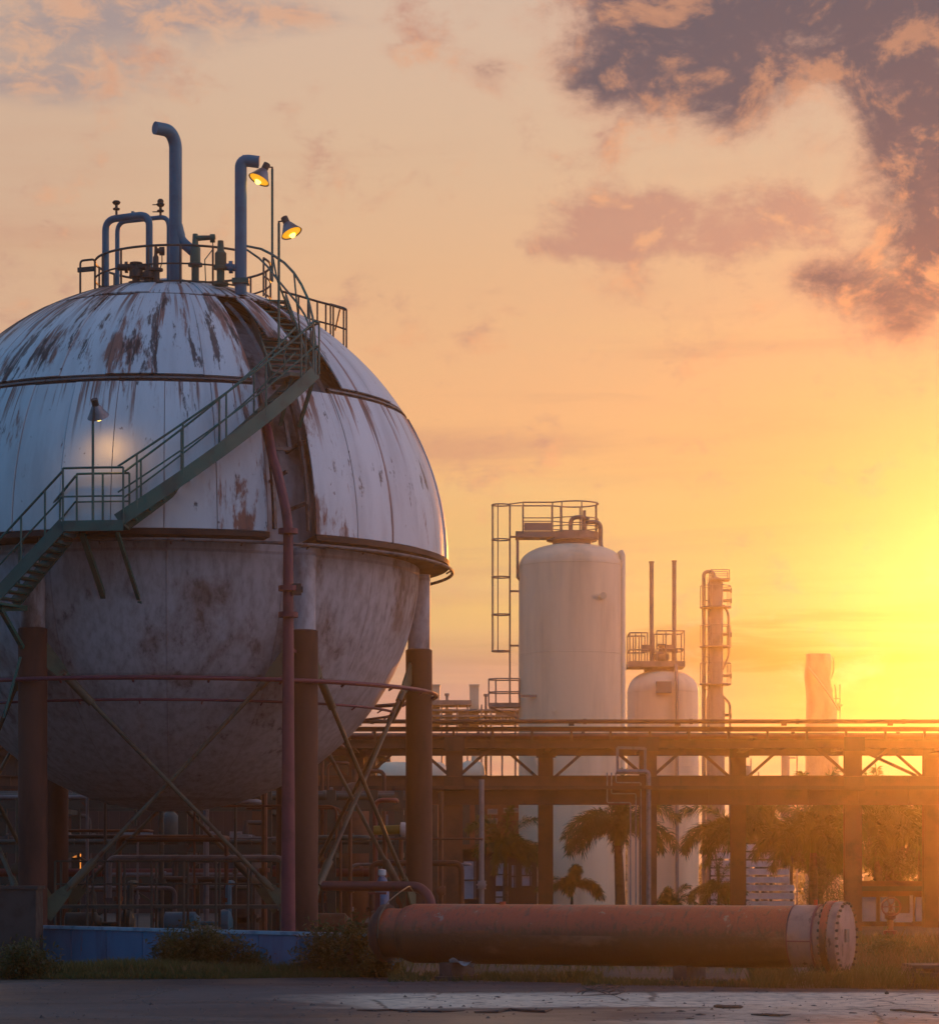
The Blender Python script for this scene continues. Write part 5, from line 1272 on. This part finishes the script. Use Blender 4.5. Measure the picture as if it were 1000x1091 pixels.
def rag(label, x, y, w, h, seed):
    rr = random.Random(seed); d = 44.9; c = P(x, y, d); c.z = max(c.z, .12); ph = rr.uniform(0,6)
    f = lambda u, v: c+Vector(((u-.5)*w*(1+.3*math.sin(v*5+ph)), (v-.5)*w*.8, h*(.25+.35*math.sin(u*7+ph)*math.cos(v*5)-.25*abs(u-.5))))
    tag(MB().grid(f, 14, 10, fn2=lambda u, v: f(u,v)-Vector((0,0,.012))).build('white_rag', M_RAG, loc=c), label, 'rag')
rag('crumpled white rag lying under the rusty shell, the larger of two', 493, 1027, .34, .2, 1)
rag('smaller crumpled white rag under the rusty shell', 563, 1026, .17, .15, 2)
# scrap heap and dark pallets on the right
def scrap(label, a, b, w, mat, name='scrap_bar'):
    o = MB().bar(a, b, w, w*.6).build(name, mat, loc=(Vector(a)+Vector(b))/2, smooth=False); tag(o, label, 'scrap', 'scrap bars in the heap')
g = lambda x, y, d: P(x, y, d)
M_PINK = paint('rusty_pink_steel', (.32,.16,.13), (.18,.08,.06), 3, .6, rust=.3)
sf = thing('scrap_frame', 'rusty triangular steel frame lying in the scrap heap near the right column', 'scrap', P(975,1010,62))  # triangular steel frame left in the scrap heap
for a, b in (((966,1006),(996,1019)), ((966,1006),(958,1020)), ((958,1020),(992,1022)), ((972,1009),(968,1021)), ((981,1013),(979,1021))): MB().bar(P(*a,62), P(*b,62+.6), .09, .06).build('bar', M_PINK, sf, smooth=False)
for i, (x0,y0,x1,y1,lab) in enumerate(((905,1012,935,1017,'rusty bar lying behind the bolted end cover'),(925,1020,962,1012,'rusty bar crossing toward the triangular frame'),(940,1022,1000,1024,'long rusty bar flat in the dry grass'),(985,1004,1004,1020,'rusty bar leaning at the foot of the right column'),(918,1006,930,1024,'short rusty bar standing askew behind the end cover'))):
    scrap(lab, P(x0,y0,61+i*.4), P(x1,y1,61.5+i*.4), .10, M_PINK)
t = thing('pallet_stack', 'low stack of dark boards at the right edge of the concrete', 'pallet', (P(990,0,42.6).x, 42.6, 0))
for k, z in enumerate((.06,.22,.34)):
    for j in range(4):
        MB().box((P(992,0,42.6).x+.03*k, 42.2+j*.27, z), (.95-.05*k, .22, .05)).build('board', M_DARK, t, smooth=False)
m = MB()
for j in range(3): m.box((P(992,0,42.6).x-.35+j*.35, 42.6, .14), (.09, 1.0, .10)); m.box((P(992,0,42.6).x-.35+j*.35, 42.6, .285), (.08, .95, .07))
m.build('bearer', M_DARK, t, smooth=False)

# ------------------------------------------------------------------ evening haze
hz = MB().box((10, 129, 8.6), (260, 286, 19.4)).build('haze', bpy.data.materials.new('evening_haze'), smooth=False)
hz['kind'] = 'stuff'; hm = hz.data.materials[0]; hm.use_nodes = True; nt = hm.node_tree; nt.nodes.clear()
ho = nt.nodes.new('ShaderNodeOutputMaterial'); pv = nt.nodes.new('ShaderNodeVolumePrincipled')
pv.inputs['Color'].default_value = (1.0, .95, .90, 1); pv.inputs['Density'].default_value = HAZE_D; pv.inputs['Anisotropy'].default_value = HAZE_G
nt.links.new(pv.outputs[0], ho.inputs['Volume'])
